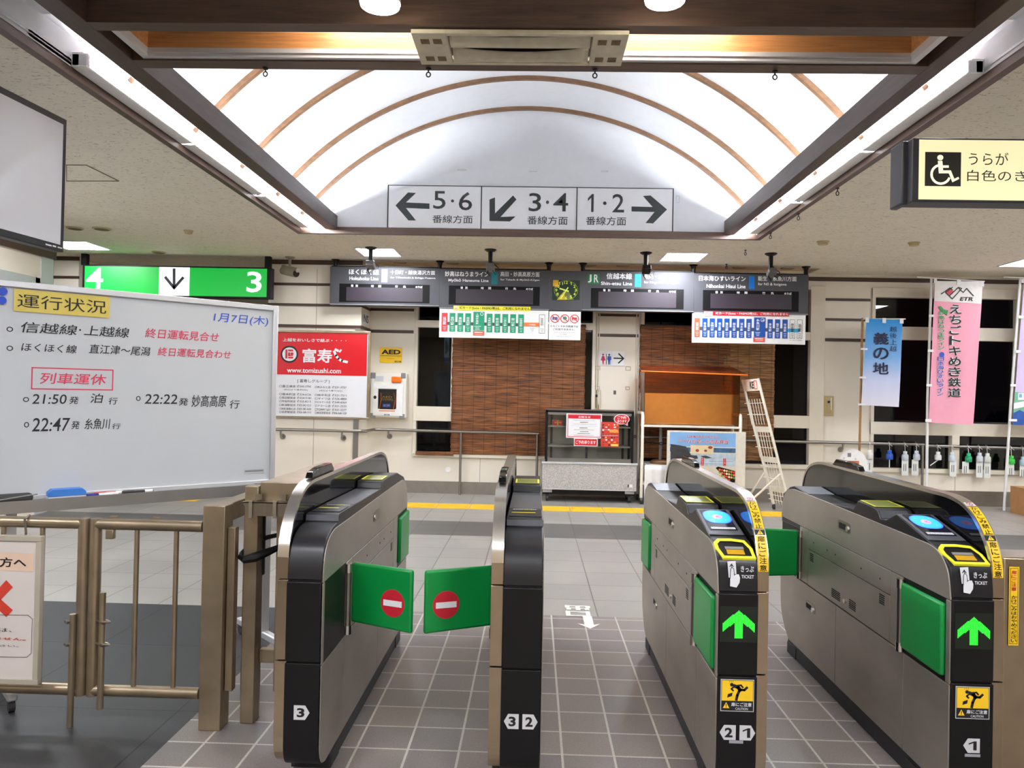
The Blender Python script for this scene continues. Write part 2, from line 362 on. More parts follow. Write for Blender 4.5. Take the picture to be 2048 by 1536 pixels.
for y in (8.15, 7.36, 6.45, 5.55, 4.65):                         # arched ribs
    r = M(); a0, a1 = math.asin(-VE/VR), math.asin(VE/VR); n = 48; w = .042
    pts = []
    for i in range(n+1):
        t = a0+(a1-a0)*i/n
        for rad, yy in ((VR, y-w/2), (VR, y+w/2), (VR-.035, y+w/2), (VR-.035, y-w/2)): pts.append((VX+rad*math.sin(t), yy, VZ+rad*math.cos(t)))
    r.add(pts, [(4*i+j, 4*i+(j+1) % 4, 4*i+4+(j+1) % 4, 4*i+4+j) for i in range(n) for j in range(4)]); trim(r, RIBWOOD)
for x0, x1 in ((-2.262, -2.143), (1.977, 2.075)):                # long beams
    struct(M().box(x0, OY0, 3.10, x1, OY1, 3.25).build('ceiling_beam', DARKWOOD_Y, bevel=.004))
b1 = M().box(-2.143, 3.55, 3.10, 1.977, 3.635, 3.42); struct(b1.build('ceiling_cross_beam', DARKWOOD_X))
b2 = M().box(-2.143, 3.965, 3.10, 1.977, 4.065, 3.25); struct(b2.build('ceiling_cross_beam', DARKWOOD_X))
sl = M().box(-2.05, 3.945, 3.155, 1.88, 3.964, 3.42); sl.box(-2.07, 3.64, 3.155, -2.05, 3.964, 3.42); sl.box(1.88, 3.64, 3.155, 1.90, 3.964, 3.42)
struct(sl.build('wall_light_slot', GOLDWOOD))
al = M().box(-2.05, 3.935, 3.108, 1.88, 3.964, 3.155); al.box(-2.05, 3.927, 3.128, 1.88, 3.937, 3.133)
al.box(-2.08, 3.64, 3.108, -2.045, 3.964, 3.155); al.box(1.875, 3.64, 3.108, 1.91, 3.964, 3.155); trim(al, ALU)
# hooks for hanging notices (small, one thing each)
hookm = mat('hook_black', (20,18,18), .5)
def hook(px, py, Z, label, Ln=.06):
    p = at(px, py, Z=Z); h = M()
    h.lathe([(.014, 0), (.014, -.006)], p, 10); h.tube([p, p-Vector((0,0,Ln*.45))], .004, 6)
    c = p-Vector((0,0,Ln*.72)); h.tube([c+Vector((.011*math.cos(t), 0, Ln*.28*math.sin(t))) for t in [i*math.pi/5 for i in range(10)]], .0035, 6, True)
    tag(h.build('ceiling_hook', hookm), label, 'hook', 'hooks hanging from the ceiling')
for px, py, Z, lb in ((1675, 376, 3.055, 'black ceiling hook nearest the wheelchair sign'), (1597, 427, 3.055, 'black ceiling hook halfway down the coffer edge, S-shaped'), (1541, 466, 3.055, 'black ceiling hook just off the far corner of the coffer'),
                      (1491, 500, 3.06, 'black ceiling hook between two spot lamps, before the bright ceiling panel'), (1453, 528, 3.06, 'small dark hook close over the rightmost departure board, left of a spot lamp'),
                      (857, 137, 3.10, 'dark clip under cross beam below left end of diffuser'), (1190, 139, 3.10, 'dark clip under cross beam below right end of diffuser'),
                      (1550, 142, 3.10, 'dark clip under cross beam near the right long beam'), (531, 136, 3.10, 'dark clip under cross beam near the left long beam')):
    hook(px, py, Z, lb, .06 if Z < 3.08 else .045)
# ---- back wall with window holes
def Xb(px, py=760): return at(px, py, Y=YB)[0]
def Zb(py, px=1024): return at(px, py, Y=YB)[2]
W1 = (Xb(828), Zb(912, 1000), Xb(1190), 2.90); W2 = (Xb(1280), Zb(930, 1450), Xb(1647), 2.90); W3 = (Xb(1741), Zb(940, 1800), 7.7, Zb(577, 1800))
holes = [W1, W2, W3]
xs = sorted({-2.3, 8.0, *[h[0] for h in holes], *[h[2] for h in holes]}); zs = sorted({0., 3.16, *[h[1] for h in holes], *[h[3] for h in holes]})
w = M()
for i in range(len(xs)-1):
    for j in range(len(zs)-1):
        cx, cz = (xs[i]+xs[i+1])/2, (zs[j]+zs[j+1])/2
        if not any(h[0] < cx < h[2] and h[1] < cz < h[3] for h in holes): w.box(xs[i], YB, zs[j], xs[i+1], YB+.12, zs[j+1])
struct(w.build('wall_back', BEIGE))
p = M().box(-3.48, YP, 0, -2.26, YB+.12, CZ); struct(p.build('wall_pillar', BEIGE))
def strips(rows, x0, x1, Y, px):
    for a, b in rows:
        z1, z0 = at(px, a, Y=Y)[2], at(px, b, Y=Y)[2]
        trim(M().box(x0, Y-.012, z0, x1, Y+.01, z1), BROWN)
strips(((520, 529), (566, 571), (607, 612), (649, 655)), -3.485, -2.255, YP, 600)
sd = M()
for a, b in ((607, 612), (649, 655)): sd.box(-2.262, YP-.012, at(600, b, Y=YP)[2], -2.248, YB, at(600, a, Y=YP)[2])
trim(sd, BROWN)
strips(((617, 622), (660, 666)), -2.255, W1[0]-.02, YB, 780)
strips(((628, 633), (668, 674)), W1[2]+.02, W2[0]-.02, YB, 1235)
strips(((555, 563),), 3.62, 8, YB, 1690)
strips(((597, 602), (637, 642), (677, 683)), W2[2]+.01, W3[0]-.02, YB, 1690)
jl = mat('panel_joint', (150,140,124), .6); j = M()
for x, Y in ((at(631, 700, Y=YP)[0], YP), (at(960, 930, Y=YB)[0], YB), (at(1910, 960, Y=YB)[0], YB), (at(1690, 600, Y=YB)[0], YB)): j.box(x-.003, Y-.0012, .17, x+.003, Y, .5 if Y == YB else 2.95)
trim(j, jl)
trim(M().box(-2.33, YP-.015, 0, -2.262, YP, at(720, 657, Y=YP)[2]), STEEL_D)
sk = mat('skirting_steel', (160,154,146), .4, .9, noise=.06)
o = M().box(-3.485, YP-.012, 0, -2.25, YP, .17); o.box(-2.255, YB-.012, 0, 3.9, YB, .165); struct(o.build('baseboard_back', sk)); struct(M().box(3.9, YB-.014, 0, 8, YB, .2).build('baseboard_right', sk))
# narrow door-like service panel between the two blinds
o = M()
for px in (1193, 1197, 1271, 1276): o.box(Xb(px)-.006, YB-.02, .2, Xb(px)+.006, YB, 2.9)
trim(o, CREAM)
# ---- windows: frames, panes, night outside
NIGHT = mat('night_outside', (13,14,17), .9, noise=.5, scale=.8)
struct(M().box(-2.4, YB+1.6, -.2, 8.2, YB+1.7, 3.4).build('exterior_night', NIGHT))
struct(M().box(-2.4, YB+.12, -.15, 8.2, YB+1.7, -.05).build('exterior_ground', NIGHT))
PANE = thin_glass('window_glass', tint=(120,126,132)); SNOW = mat('frost_snow', (216,220,226), .8, noise=.08, scale=40, bump=.4)
def window(n, W_, bars, panes, snow):
    f = M(); x0, z0, x1, z1 = W_; a, b = YB-.025, YB+.1; t = .045
    f.box(x0, a, z0, x0+t, b, z1); f.box(x1-t, a, z0, x1, b, z1); f.box(x0, a-.001, z1-t, x1, b, z1); f.box(x0, a-.02, z0-.03, x1, b, z0+.025)
    for i, q in enumerate(bars): f.box(q[0], a-.002-.0015*i, q[1], q[2], b+.001, q[3])
    fr = struct(f.build('window_%d' % n, CREAM, bevel=.004))
    g = M()
    for q in panes: g.box(q[0], YB+.06, q[1], q[2], YB+.066, q[3])
    g.build('pane', PANE, fr)
    s = M()
    for q in snow:
        k = 40
        def fn(u, v, q=q): return (q[0]+(q[2]-q[0])*u, YB+.07+.06*v, q[1]+(q[3]-q[1])*(.45+.55*random.random())*(0 if v in (0, 1) else 1.3-v))
        s.grid(fn, k, 3)
    if snow: s.build('frost', SNOW, fr, flat=True)
z = lambda y, px=870: Zb(y, px)
window(1, W1, [(W1[0], z(655), W1[2], z(641)), (W1[0], z(842), W1[2], z(813)), (Xb(905)-.02, z(815), Xb(905)+.02, z(655))],
       [(W1[0]+.05, z(910), W1[2]-.05, z(842)), (W1[0]+.05, z(813), W1[2]-.05, z(655)), (W1[0]+.05, z(641), W1[2]-.05, 2.85)],
       [(W1[0]+.05, z(813), Xb(905), z(800)), (W1[0]+.05, z(906), Xb(905), z(896))])
z2 = lambda y: Zb(y, 1580)
window(2, W2, [(W2[0], z2(680), W2[2], z2(664)), (W2[0], z2(856), W2[2], z2(831)), (Xb(1618), W2[1], W2[2], W2[3]), (Xb(1540), z2(831), Xb(1547), z2(680))],
       [(W2[0]+.05, W2[1], Xb(1621), z2(856)), (W2[0]+.05, z2(831), Xb(1621), z2(680)), (W2[0]+.05, z2(664), Xb(1621), 2.85)],
       [(Xb(1545), z2(831), Xb(1620), z2(824)), (Xb(1545), z2(928), Xb(1620), z2(921))])
z3 = lambda y: Zb(y, 1830); xm = Xb(1909, 900)
window(3, W3, [(W3[0], z3(596), W3[2], z3(577)), (W3[0], z3(680), W3[2], z3(654)), (W3[0], z3(870), W3[2], z3(845)), (xm-.05, W3[1], xm+.05, z3(868)), (Xb(2030), z3(845), Xb(2030)+.08, z3(596))],
       [(W3[0]+.05, W3[1], W3[2]-.05, z3(870)), (W3[0]+.05, z3(845), W3[2]-.05, z3(680)), (W3[0]+.05, z3(654), W3[2]-.05, z3(596))],
       [(W3[0]+.05, z3(845), W3[2]-.05, z3(838)), (W3[0]+.05, z3(938), xm-.05, z3(930)), (xm+.05, z3(938), W3[2]-.05, z3(930))])
# ---- remaining room: left wall with office window, column, passage, walls behind the camera
lw = M(); lw.box(XL-.12, -3, 0, XL, 8.2, CZ)
struct(lw.build('wall_left', BEIGE))
zt = at(50, 502, X=XL)[2]
trim(M().box(XL, -3, zt-.01, XL+.03, 8.22, CZ), BROWN)
t1 = M().box(XL-.13, 8.0, 0, XL+.012, 8.2, zt-.01); struct(t1.build('trim_corner_post', ALU))
fw = M(); y1 = 7.95; za = at(60, 553, X=XL)[2]
fw.box(XL, 1, za-.10, XL+.035, y1, za); fw.box(XL, y1-.08, .5, XL+.035, y1, za); fw.box(XL, 1, .45, XL+.05, y1, .55)
wf = struct(fw.build('window_4', ALU, bevel=.003)); M().box(XL+.005, 1, .55, XL+.015, y1-.08, za-.1).build('blind', mat('office_blind', (206,208,212), .5), wf)
c0, c1 = at(107, 560, Y=9.95)[0], at(157, 560, Y=9.95)[0]
struct(M().box(c0, 9.95, 0, c1, 10.4, CZ).build('wall_column', BEIGE))
strips(((511, 521), (552, 557), (590, 595)), c0-.006, c1+.006, 9.95, 135)
struct(M().box(-8.1, -3, 0, -8, 14.5, 3.2).build('wall_far_left', BEIGE)); struct(M().box(-8, 14.4, 0, -2.3, 14.5, 3.2).build('wall_passage', BEIGE))
struct(M().box(8, -3, 0, 8.1, YB+.1, 3.2).build('wall_right', BEIGE)); struct(M().box(-8, -3.1, 0, 8, -3, 3.2).build('wall_front', mat('rear_wall_tan', (190,172,146), .6, noise=.05)))
struct(M().box(-3.48, YB, 0, -3.38, 14.5, 3.1).build('wall_passage_side', BEIGE))
# ================================================================ LIGHT FITTINGS
TUBE = glow('lit_diffuser', (245,249,255), L_TUBE); PANELG = glow('lit_panel', (246,248,255), L_PANEL); DOWN = glow('lit_downlight', (255,246,230), L_DOWN)
def strip_light(x, sx, y0, y1, label):
    t = thing('strip_light', label, 'light', (x, (y0+y1)/2, 3.12), 0, 'strip lights in the ceiling coffer')
    b = M().box(min(x, x+sx*.045), y0, 3.101, max(x, x+sx*.045), y1, 3.174); b.box(min(x, x+sx*.088), y0, 3.098, max(x, x+sx*.088), y1, 3.109); b.box(min(x, x+sx*.064), y0, 3.171, max(x, x+sx*.064), y1, 3.18); b.build('housing', WHITE, t, bevel=.004)  # top rim added to keep the lamp's light off the cove wall
    d = M(); prof = [(x+sx*.045, 3.110), (x+sx*.08, 3.110), (x+sx*.088, 3.124), (x+sx*.088, 3.150), (x+sx*.078, 3.164), (x+sx*.045, 3.170)]
    d.prism(prof, 'Y', y0+.035, y1-.02); d.build('diffuser', TUBE, t, smooth=True)
    e = M().box(min(x, x+sx*.08), y0, 3.100, max(x, x+sx*.09), y0+.03, 3.174); e.build('end_cap', LGREY, t, bevel=.008)
for sx, x, nm in ((1, OX0+.034, 'left'), (-1, OX1-.034, 'right')):
    for y0, y1, w_ in ((4.05, 5.33, 'nearest'), (5.36, 6.72, 'middle'), (6.79, 8.10, 'farthest')):
        strip_light(x, sx, y0, y1, 'white strip light, %s of three on the %s side of the coffer' % (w_, nm))
def ceiling_panel(x0, y0, x1, y1, label, s=1.):
    t = thing('ceiling_light', label, 'light', ((x0+x1)/2, (y0+y1)/2, CZ), 0, 'square ceiling light panels')
    f = M()
    for a in ((x0-.02, y0-.02, x1+.02, y0), (x0-.02, y1, x1+.02, y1+.02), (x0-.02, y0, x0, y1), (x1, y0, x1+.02, y1)): f.box(a[0], a[1], CZ-.008, a[2], a[3], CZ)
    f.build('frame', WHITE, t); M().box(x0, y0, CZ-.005, x1, y1, CZ-.001).build('diffuser', PANELG if s == 1 else glow('lit_panel_%d' % (s*100), (246,248,255), L_PANEL*s), t)
ceiling_panel(-2.14, 9.02, -1.69, 9.52, 'bright square ceiling light before the purple-barred departure board', .65); ceiling_panel(1.53, 9.02, 1.99, 9.54, 'bright square ceiling light between the two rightmost departure boards')
ceiling_panel(-5.80, 8.85, -5.28, 9.36, 'bright square ceiling light beside the monitor, before the column', .5); ceiling_panel(5.66, 9.08, 6.15, 9.58, 'bright square ceiling light above the tall pink banner, cut by picture edge', .2)
for x, y in ((-4.1, 1.2), (4.3, 1.2), (-4.3, 4.4), (4.75, 4.4), (0, -1.2), (-2.4, -1.2), (2.4, -1.2), (-1.3, .8), (1.3, .8), (7.4, 7.8), (6.0, 7.0), (5.5, 6.0), (-4.6, 6.3)):  # extra panels added out of view to brighten the hall
    ceiling_panel(x-.24, y-.24, x+.24, y+.24, 'added square ceiling light panel outside the view, brightening the hall')
def downlight(px, py, Y, label):
    p = at(px, py, Y=Y); t = thing('downlight', label, 'light', (p.x, p.y, p.z), 0, 'cylinder downlights'); r = .088
    M().lathe([(r, .012), (r, 3.42-p.z), (r-.006, 3.42-p.z)], p, 36).build('housing', WHITE, t, smooth=True)
    M().lathe([(r-.004, 0), (r-.004, .01)], p, 36).build('diffuser', DOWN, t)
downlight(760, 12, 3.3, 'round white downlight, left of two before the cross beam'); downlight(1330, 3, 3.3, 'round white downlight, right of two before the cross beam')
t = thing('slot_lamp', 'lamp glowing inside the wooden light slot between the cross beams', 'light', (-.08, 3.72, 3.33))
M().box(-1.15, 3.69, 3.345, 1.0, 3.75, 3.375).build('diffuser', glow('lit_slot', (255,240,225), L_SLOT), t); M().box(-1.18, 3.66, 3.375, 1.03, 3.78, 3.455).build('housing', WHITE, t)
# ceiling air diffuser with two curved blades
DIF = mat('old_cream_metal', (196,188,164), .5, noise=.10, scale=20); DIFB = mat('dirty_mesh', (112,92,66), .9, noise=.3, scale=60)
t = thing('air_diffuser', 'long cream ceiling air diffuser with two curved blades and square holes', 'air vent', (-.1, 3.76, 3.06))
x0, x1, y0, y1, zz = -.612, .412, 3.585, 3.935, 3.075; xa, xc = x0+.165, x1-.165
f = M().box(x0, y0, zz, xa, y1, zz+.02); f.box(xc, y0, zz, x1, y1, zz+.02); f.box(xa, y0, zz, xc, y0+.028, zz+.02); f.box(xa, y1-.03, zz, xc, y1, zz+.02)
f.build('frame', DIF, t, bevel=.002); M().box(xa-.01, y0+.01, zz+.045, xc+.01, y1-.01, zz+.06).build('duct', VENTD, t)
for a in (x0+.035, x0+.095, xc+.025, xc+.09):
    for yb in (y0+.06, y1-.10): M().box(a, yb, zz-.0015, a+.042, yb+.05, zz+.001).build('mesh_opening', DIFB, t)
for k, yb in enumerate((3.605, 3.765)):
    bl = M()
    def fn(u, v): return (xa+.01+(xc-xa-.02)*u, yb+.026+.110*v+(.05*(1-v)*(4*u*(1-u))), zz+.03-.032*math.sin(v*2.2))
    bl.grid(fn, 20, 8); bl.build('blade', DIF, t, smooth=True, thick=.003)

# recessed downlights in the soffit behind the departure boards; the leftmost added to brighten the wall
for px, lb in ((800, 'behind the purple-barred board'), (905, 'left of the teal-barred board middle'), (985, 'behind the teal-barred board right half'), (1179, 'just right of the clock'), (1246, 'behind the sky-blue-barred board'), (1478, 'behind the royal-blue-barred board'), (1575, 'near the right end of the boards')):
    x = at(px, 536, Y=10.2)[0]; t = thing('recessed_downlight', 'small recessed soffit downlight '+lb, 'light', (x, 10.2, 3.09), 0, 'recessed downlights in the soffit')
    M().lathe([(.075, 0), (.085, 0), (.085, .02), (.075, .02)], (x, 10.2, 3.085), 24).build('ring', mat('can_brown', (150,124,92), .5), t); M().lathe([(.072, .011), (.072, .014)], (x, 10.2, 3.085), 24).build('diffuser', glow('lit_soffit', (255,240,220), 110.), t)
# ================================================================ TICKET GATES
BODY = [(2.72,.082),(2.675,.095),(2.648,.125),(2.638,.17),(2.638,.72),(2.644,.775),(2.66,.825),(2.695,.862),(2.74,.882),(2.80,.89),(3.83,.903),(4.20,.905),(4.29,.892),(4.35,.862),(4.388,.81),(4.402,.74),(4.402,.35),(4.383,.21),(4.31,.118),(4.25,.082)]
HOOD = [(2.735,.085),(2.69,.098),(2.660,.135),(2.650,.19),(2.650,.81),(2.658,.86),(2.684,.912),(2.727,.965),(2.782,1.008),(2.858,1.037),(2.957,1.049),(3.5,1.052),(4.18,1.056),(4.29,1.046),(4.39,1.018),(4.455,.97),(4.495,.90),(4.505,.82),(4.505,.30),(4.49,.19),(4.44,.11),(4.38,.085)]
EV = [(2.636,.737),(2.640,.785),(2.655,.843),(2.745,.889),(2.77,.893),(3.035,.955),(3.045,.953),(3.125,.918),(3.175,.914),(3.205,.944),(3.225,.95),(3.395,.957),(3.44,.914),(3.80,.897),(3.98,.90),(4.21,.921),(4.28,.908),(4.385,.86),(4.408,.80),(4.408,.70)]
XV = [(2.636,.737),(2.642,.78),(2.662,.838),(2.70,.875),(2.76,.897),(2.835,.905),(2.842,.93),(2.86,.934),(3.02,.934),(3.66,.926),(3.67,.954),(3.69,.96),(3.86,.963),(4.08,.957),(4.28,.915),(4.385,.86),(4.408,.80),(4.408,.70)]
def clip(poly, lo, hi):
    for ax, v, s in ((0, lo[0], 1), (0, hi[0], -1), (1, lo[1], 1), (1, hi[1], -1)):
        out = []
        for i, p in enumerate(poly):
            q = poly[(i+1) % len(poly)]; a, b = s*(p[ax]-v), s*(q[ax]-v)
            if a >= 0: out.append(p)
            if a*b < 0:
                t = a/(a-b); out.append((p[0]+(q[0]-p[0])*t, p[1]+(q[1]-p[1])*t))
        poly = out
    return poly
def smoothline(pts, n=3):
    out = []
    for i in range(len(pts)-1):
        p0, p1, p2, p3 = (Vector(pts[max(0, min(len(pts)-1, i+k))]) for k in (-1, 0, 1, 2))
        if (p2-p1).length > .3: out.append(tuple(p1)); continue
        for k in range(n):
            t = k/n; m1 = (p2-p0)*.5*min(1, (p2-p1).length/max((p1-p0).length, 1e-6)) if i else (p2-p1); m2 = (p3-p1)*.5*min(1, (p2-p1).length/max((p3-p2).length, 1e-6))
            q = p1*(2*t**3-3*t*t+1)+m1*(t**3-2*t*t+t)+p2*(3*t*t-2*t**3)+m2*(t**3-t*t); out.append(tuple(q))
    return out+[tuple(pts[-1])]
BODY = smoothline(BODY); HOOD = smoothline(HOOD)
def inset(pts, d):
    out = []
    for i, p in enumerate(pts):
        a, b = Vector(pts[max(i-1, 0)]), Vector(pts[min(i+1, len(pts)-1)]); t = (b-a).normalized(); out.append((p[0]+t.y*d, p[1]-t.x*d))
    return out
HIN = inset(HOOD, .013)
OVAL_ON = glow('reader_blue', (40,150,250), .5); OVAL_RIM = glow('reader_rim', (60,90,255), .45); OVAL_PINK = glow('reader_pink', (214,150,220), .4)
LED = glow('led_green', (40,240,50), .7); LCD = mat('lcd_olive', (112,122,48), .3, noise=.03); SCREEN = mat('dark_screen', (38,42,50), .12); SCREEN_L = mat('pale_screen', (150,156,166), .12)
SMOKE = mat('smoked_plastic', (84,86,94), .25); AMBER = mat('amber_slot', (196,150,20), .3); LABELW = mat('label_white', (214,216,220), .5, noise=.01)
TAN = mat('tan_steel_and_reflection', (176,160,136), .30, 1., noise=.04)  # side panel's own tan; on hood bands a warm reflection put into the colour
def gate(hx0, hx1, bx0, bx1, entry, label):
    hl = hx0 < bx0                                      # the tall hood stands on this side of the console
    root = thing('ticket_gate', label, 'ticket gate', ((min(hx0,bx0)+max(hx1,bx1))/2, 3.5, 0), 0, 'automatic ticket gates')
    lo_, hi_ = min(hx0, bx0), max(hx1, bx1)
    p = M().box(lo_+.012, 2.83, 0, hi_-.012, 4.3, .095); p.box(lo_+.008, 2.83, 0, hi_-.008, 2.95, .06); p.box(lo_+.008, 4.16, 0, hi_-.008, 4.3, .06); p.build('plinth', PLINTH, root, bevel=.004)
    M().prism(BODY, 'X', bx0+.006, bx1-.002).build('body', BLACK, root)
    # side panels, both sides where a passage runs
    side, out = (bx1, 1) if hl else (bx0, -1)
    def pan(name, lo, hi, m=PANEL, t=.006):
        q = clip(BODY, lo, hi); M().prism(q, 'X', side-out*t, side).build(name, m, root, bevel=.0012)
    pan('upper_panel', (2.6,.7285), (4.5,1)); pan('front_strip', (2.6,.446), (2.664,.7255)); pan('hinge_panel', (2.972,.449), (3.070,.7255)); pan('service_strip', (3.074,.632), (3.975,.7255))
    pan('service_panel', (3.074,.449), (3.975,.628)); pan('hinge_panel', (3.979,.449), (4.098,.7255)); pan('lower_panel', (2.6,.05), (2.955,.443)); pan('lower_panel', (2.958,.05), (3.606,.443)); pan('lower_panel', (3.609,.05), (4.42,.443))
    s0, s1 = (side, side+.0012) if out > 0 else (side-.0012, side)
    for a, b, c, d in ((3.455,3.60,.797,.845), (3.865,4.005,.322,.368)):      # recessed latches
        q = M(); pts = [((a+b)/2+(b-a)/2*math.copysign(abs(math.cos(t))**.45, math.cos(t)), (c+d)/2+(d-c)/2*math.copysign(abs(math.sin(t))**.45, math.sin(t))) for t in [i*math.pi/12 for i in range(24)]]
        q.prism(pts, 'X', s0, s1+(0 if out < 0 else .001)); la = q.build('latch', STEEL_D, root)
        M().box(side+out*.0014-.0006, a+.05, c+.010, side+out*.0014+.0006, b-.018, d-.012).build('latch_recess', VENTD, la)
        kp = (side+out*.004, a+.03, (c+d)/2); M().tube([(side, a+.03, (c+d)/2-.004), (side+out*.006, a+.03, (c+d)/2-.004)], .013, 14).build('latch_knob', CHROME, la)
    for ys, zc in (((3.12,3.165), .594), ((3.39,3.46), .492), ((3.48,3.52), .494), ((3.56,3.66), .49), ((3.90,3.945), .594)):   # louvre slots
        if ys[0] == 3.48:
            M().tube([(side, 3.505, .492), (side+out*.006, 3.505, .492)], .011, 14).build('lock', CHROME, root); continue
        v = M()
        for k in range(5): v.box(side-.0005 if out > 0 else side-.0008, ys[0], zc-.017+k*.0085, side+.0008 if out > 0 else side+.0005, ys[1], zc-.0125+k*.0085)
        v.build('vent', VENTD, root)
    sc = M()
    for y in (3.16, 3.34, 3.62, 3.72, 3.90):
        sc.tube([(side-out*.001, y, .675), (side+out*.0015, y, .675)], .004, 8)
    sc.build('screw', VENTD, root)
    # black front covers in three segments, then the console on top
    fx0, fx1 = (bx0, bx1-.004) if hl else (bx0+.004, bx1)
    M().box(fx0, 2.630, .4575, fx1, 2.668, .7325).build('front_cover', BLACK, root, bevel=.004)
    q = [(y-(.008 if y < 2.7 else 0), z) for y, z in clip(BODY, (2.5, 0), (2.72, .4525))]; M().prism(q, 'X', fx0, fx1).build('front_cover', BLACK, root, bevel=.002)
    top = smoothline(EV[:4], 4)+EV[4:] if entry else smoothline(XV[:6], 4)+XV[6:]
    M().prism(top, 'X', fx0, fx1).build('console', BLACKBLUE, root, bevel=.004, smooth=True)
    # hood: glossy dark panel with a polished steel band round its edge
    M().prism(HIN, 'X', hx0+.004, hx1-.004).build('hood_panel', GLOSSBLACK, root)
    def bandpart(sel, m, name='hood_band'):
        b = M(); idx = [i for i in range(len(HOOD)) if sel(HOOD[i])]; vs = []
        for i in idx:
            for x in (hx0, hx1): vs += [(x, *HOOD[i]), (x, *HIN[i])]
        k = len(idx); fs = []
        for i in range(k-1):
            a, c = 4*i, 4*i+4; fs += [(a, c, c+2, a+2), (a+1, a+3, c+3, c+1), (a, a+1, c+1, c), (a+2, c+2, c+3, a+3)]
        fs += [(0, 2, 3, 1), (4*k-4, 4*k-3, 4*k-1, 4*k-2)]; b.add(vs, fs); return b.build(name, m, root, smooth=True)
    i0 = next(i for i, q in enumerate(HOOD) if q[1] > .8)
    bandpart(lambda q: q in HOOD[i0-1:] and (q[0] > 2.7 or q[1] > .7), CHROME)
    M().box(hx0, 2.650, .4575, hx1, 2.664, .7325).build('hood_band', TAN, root, bevel=.001)
    low = [q for q in HOOD[:i0] if q[0] < 2.75 and q[1] < .25]+[(2.650, .4525)]; lin_ = inset(low, .013); M().prism(low+lin_[::-1], 'X', hx0, hx1).build('hood_band', TAN, root)
    M().box(hx0, 2.650, .737, hx1, 2.664, .812).build('hood_band', TAN, root, bevel=.001)
    yp = 3.9 if entry else 3.1                                               # sensor pod riding on the hood
    pz = 1.052
    M().prism([(yp-.17, pz), (yp-.15, pz+.022), (yp-.06, pz+.034), (yp+.12, pz+.034), (yp+.17, pz)], 'X', hx0+.006, hx1-.006).build('sensor_pod', GLOSSBLACK, root, bevel=.004)
    cw = bx1-bx0
    def slope(y0, z0, y1, z1, w0=0., w1=1.):
        u = Vector((1,0,0)); v = Vector((0, y1-y0, z1-z0)); h = v.length
        return Face((bx0+cw*w0, y0, z0), u, v, px=False), cw*(w1-w0), h
    def slab_on(f_, x0, v0, x1, v1, d0, d1):
        m_ = M(); c = f_.P((x0+x1)/2, (v0+v1)/2, (d0+d1)/2); return m_.obox(c, f_.u*(x1-x0)/2, f_.v*(v1-v0)/2, f_.n*(d1-d0)/2)
    if entry:
        f_, w_, h = slope(2.79, .8985, 3.03, .954)                           # card reader
        slab_on(f_, .004, .004, w_-.006, h, 0, .004).build('reader_bezel', SMOKE, root, bevel=.002)
        r_ = slab_on(f_, .016, .04, w_-.02, h-.012, .004, .0055).build('card_reader', mat('reader_black', (16,18,40), .1), root)
        F = Face(f_.o, f_.u, f_.v, px=False); cx = w_/2
        F.oval(OVAL_RIM, (cx-.052, h-.018), (cx+.052, h-.148), .0062, pw=.82); F.oval(OVAL_ON, (cx-.048, h-.023), (cx+.048, h-.143), .0066, pw=.82); F.oval(OVAL_PINK, (cx-.018, h-.064), (cx+.018, h-.104), .0070)
        F.text(REDINK, 'IC', (cx-.004, h-.074), (cx+.013, h-.094), .0074, bold=.02)
        for a in range(4): F.oval(LABELW, (cx+.036*math.cos(a*1.57+.8)-.003, h-.083+.045*math.sin(a*1.57+.8)+.003), (cx+.036*math.cos(a*1.57+.8)+.003, h-.083+.045*math.sin(a*1.57+.8)-.003), .0072)
        F.rect(LABELW, (.022, .046+.018), (w_-.026, .046), .0066); F.text(INK, 'タッチしてください', (.03, .060), (w_-.034, .050), .0072)
        F.build(r_, 'reader_light')
        f_, w_, h = slope(3.225, .9502, 3.395, .9572)                        # fare display
        dp_ = slab_on(f_, .012, .02, w_-.012, h-.008, 0, .003).build('display', LCD, root)
        F = Face(f_.o, f_.u, f_.v, px=False); F.frame(LEMON, (.010, h-.006), (w_-.010, .016), .007, .0036); F.build(dp_, 'display_border')
        f_, w_, h = slope(3.178, .9135, 3.204, .943); slab_on(f_, .01, .002, w_-.02, h, 0, .003).build('display_front', SMOKE, root)
        f_, w_, h = slope(4.0, .9025, 4.205, .9206); slab_on(f_, .01, .01, w_*.98, h-.01, 0, .003).build('far_screen', SCREEN_L, root)
        F = Face(f_.o, f_.u, f_.v, px=False); F.o = Vector((bx0, 3.82, .8975)); F.rect(LEMON, (.02, .03), (w_-.03, .018)); F.build(root, 'ticket_exit_stripe')
        f_, w_, h = slope(2.655, .8435, 2.745, .8895)                        # ticket inlet with yellow surround
        F = Face(f_.o, f_.u, f_.v, px=False)
        a = .010; m_ = M(); outer = [(.020,-.002),(w_-.004,-.002),(w_-.004,.052),(w_-.022,h-.004),(w_*.5,h+.004),(.022,h+.002),(.004,h-.018),(.004,.052)]; inner = [(.027,.010),(w_-.015,.010),(w_-.016,.050),(w_-.03,h-.018),(w_*.5,h-.011),(.028,h-.012),(.016,h-.028),(.016,.050)]
        vs = [F.P(*q, .007) for q in outer]+[F.P(*q, .007) for q in inner]+[F.P(*q, -.004) for q in outer]; n = 8
        m_.add(vs, [(i, (i+1) % n, n+(i+1) % n, n+i) for i in range(n)]+[(i, 2*n+i, 2*n+(i+1) % n, (i+1) % n) for i in range(n)]); ts_ = m_.build('ticket_slot', LEMON, root, flat=True)
        F.poly(BLACK, inner, .004); F.poly(AMBER, [(.040,.020),(w_-.036,.020),(w_-.036,.046),(.040,.046)], .0052); F.rect(GREYM, (.038, .062), (w_-.034, .048), .0055); F.build(ts_, 'slot_mouth')
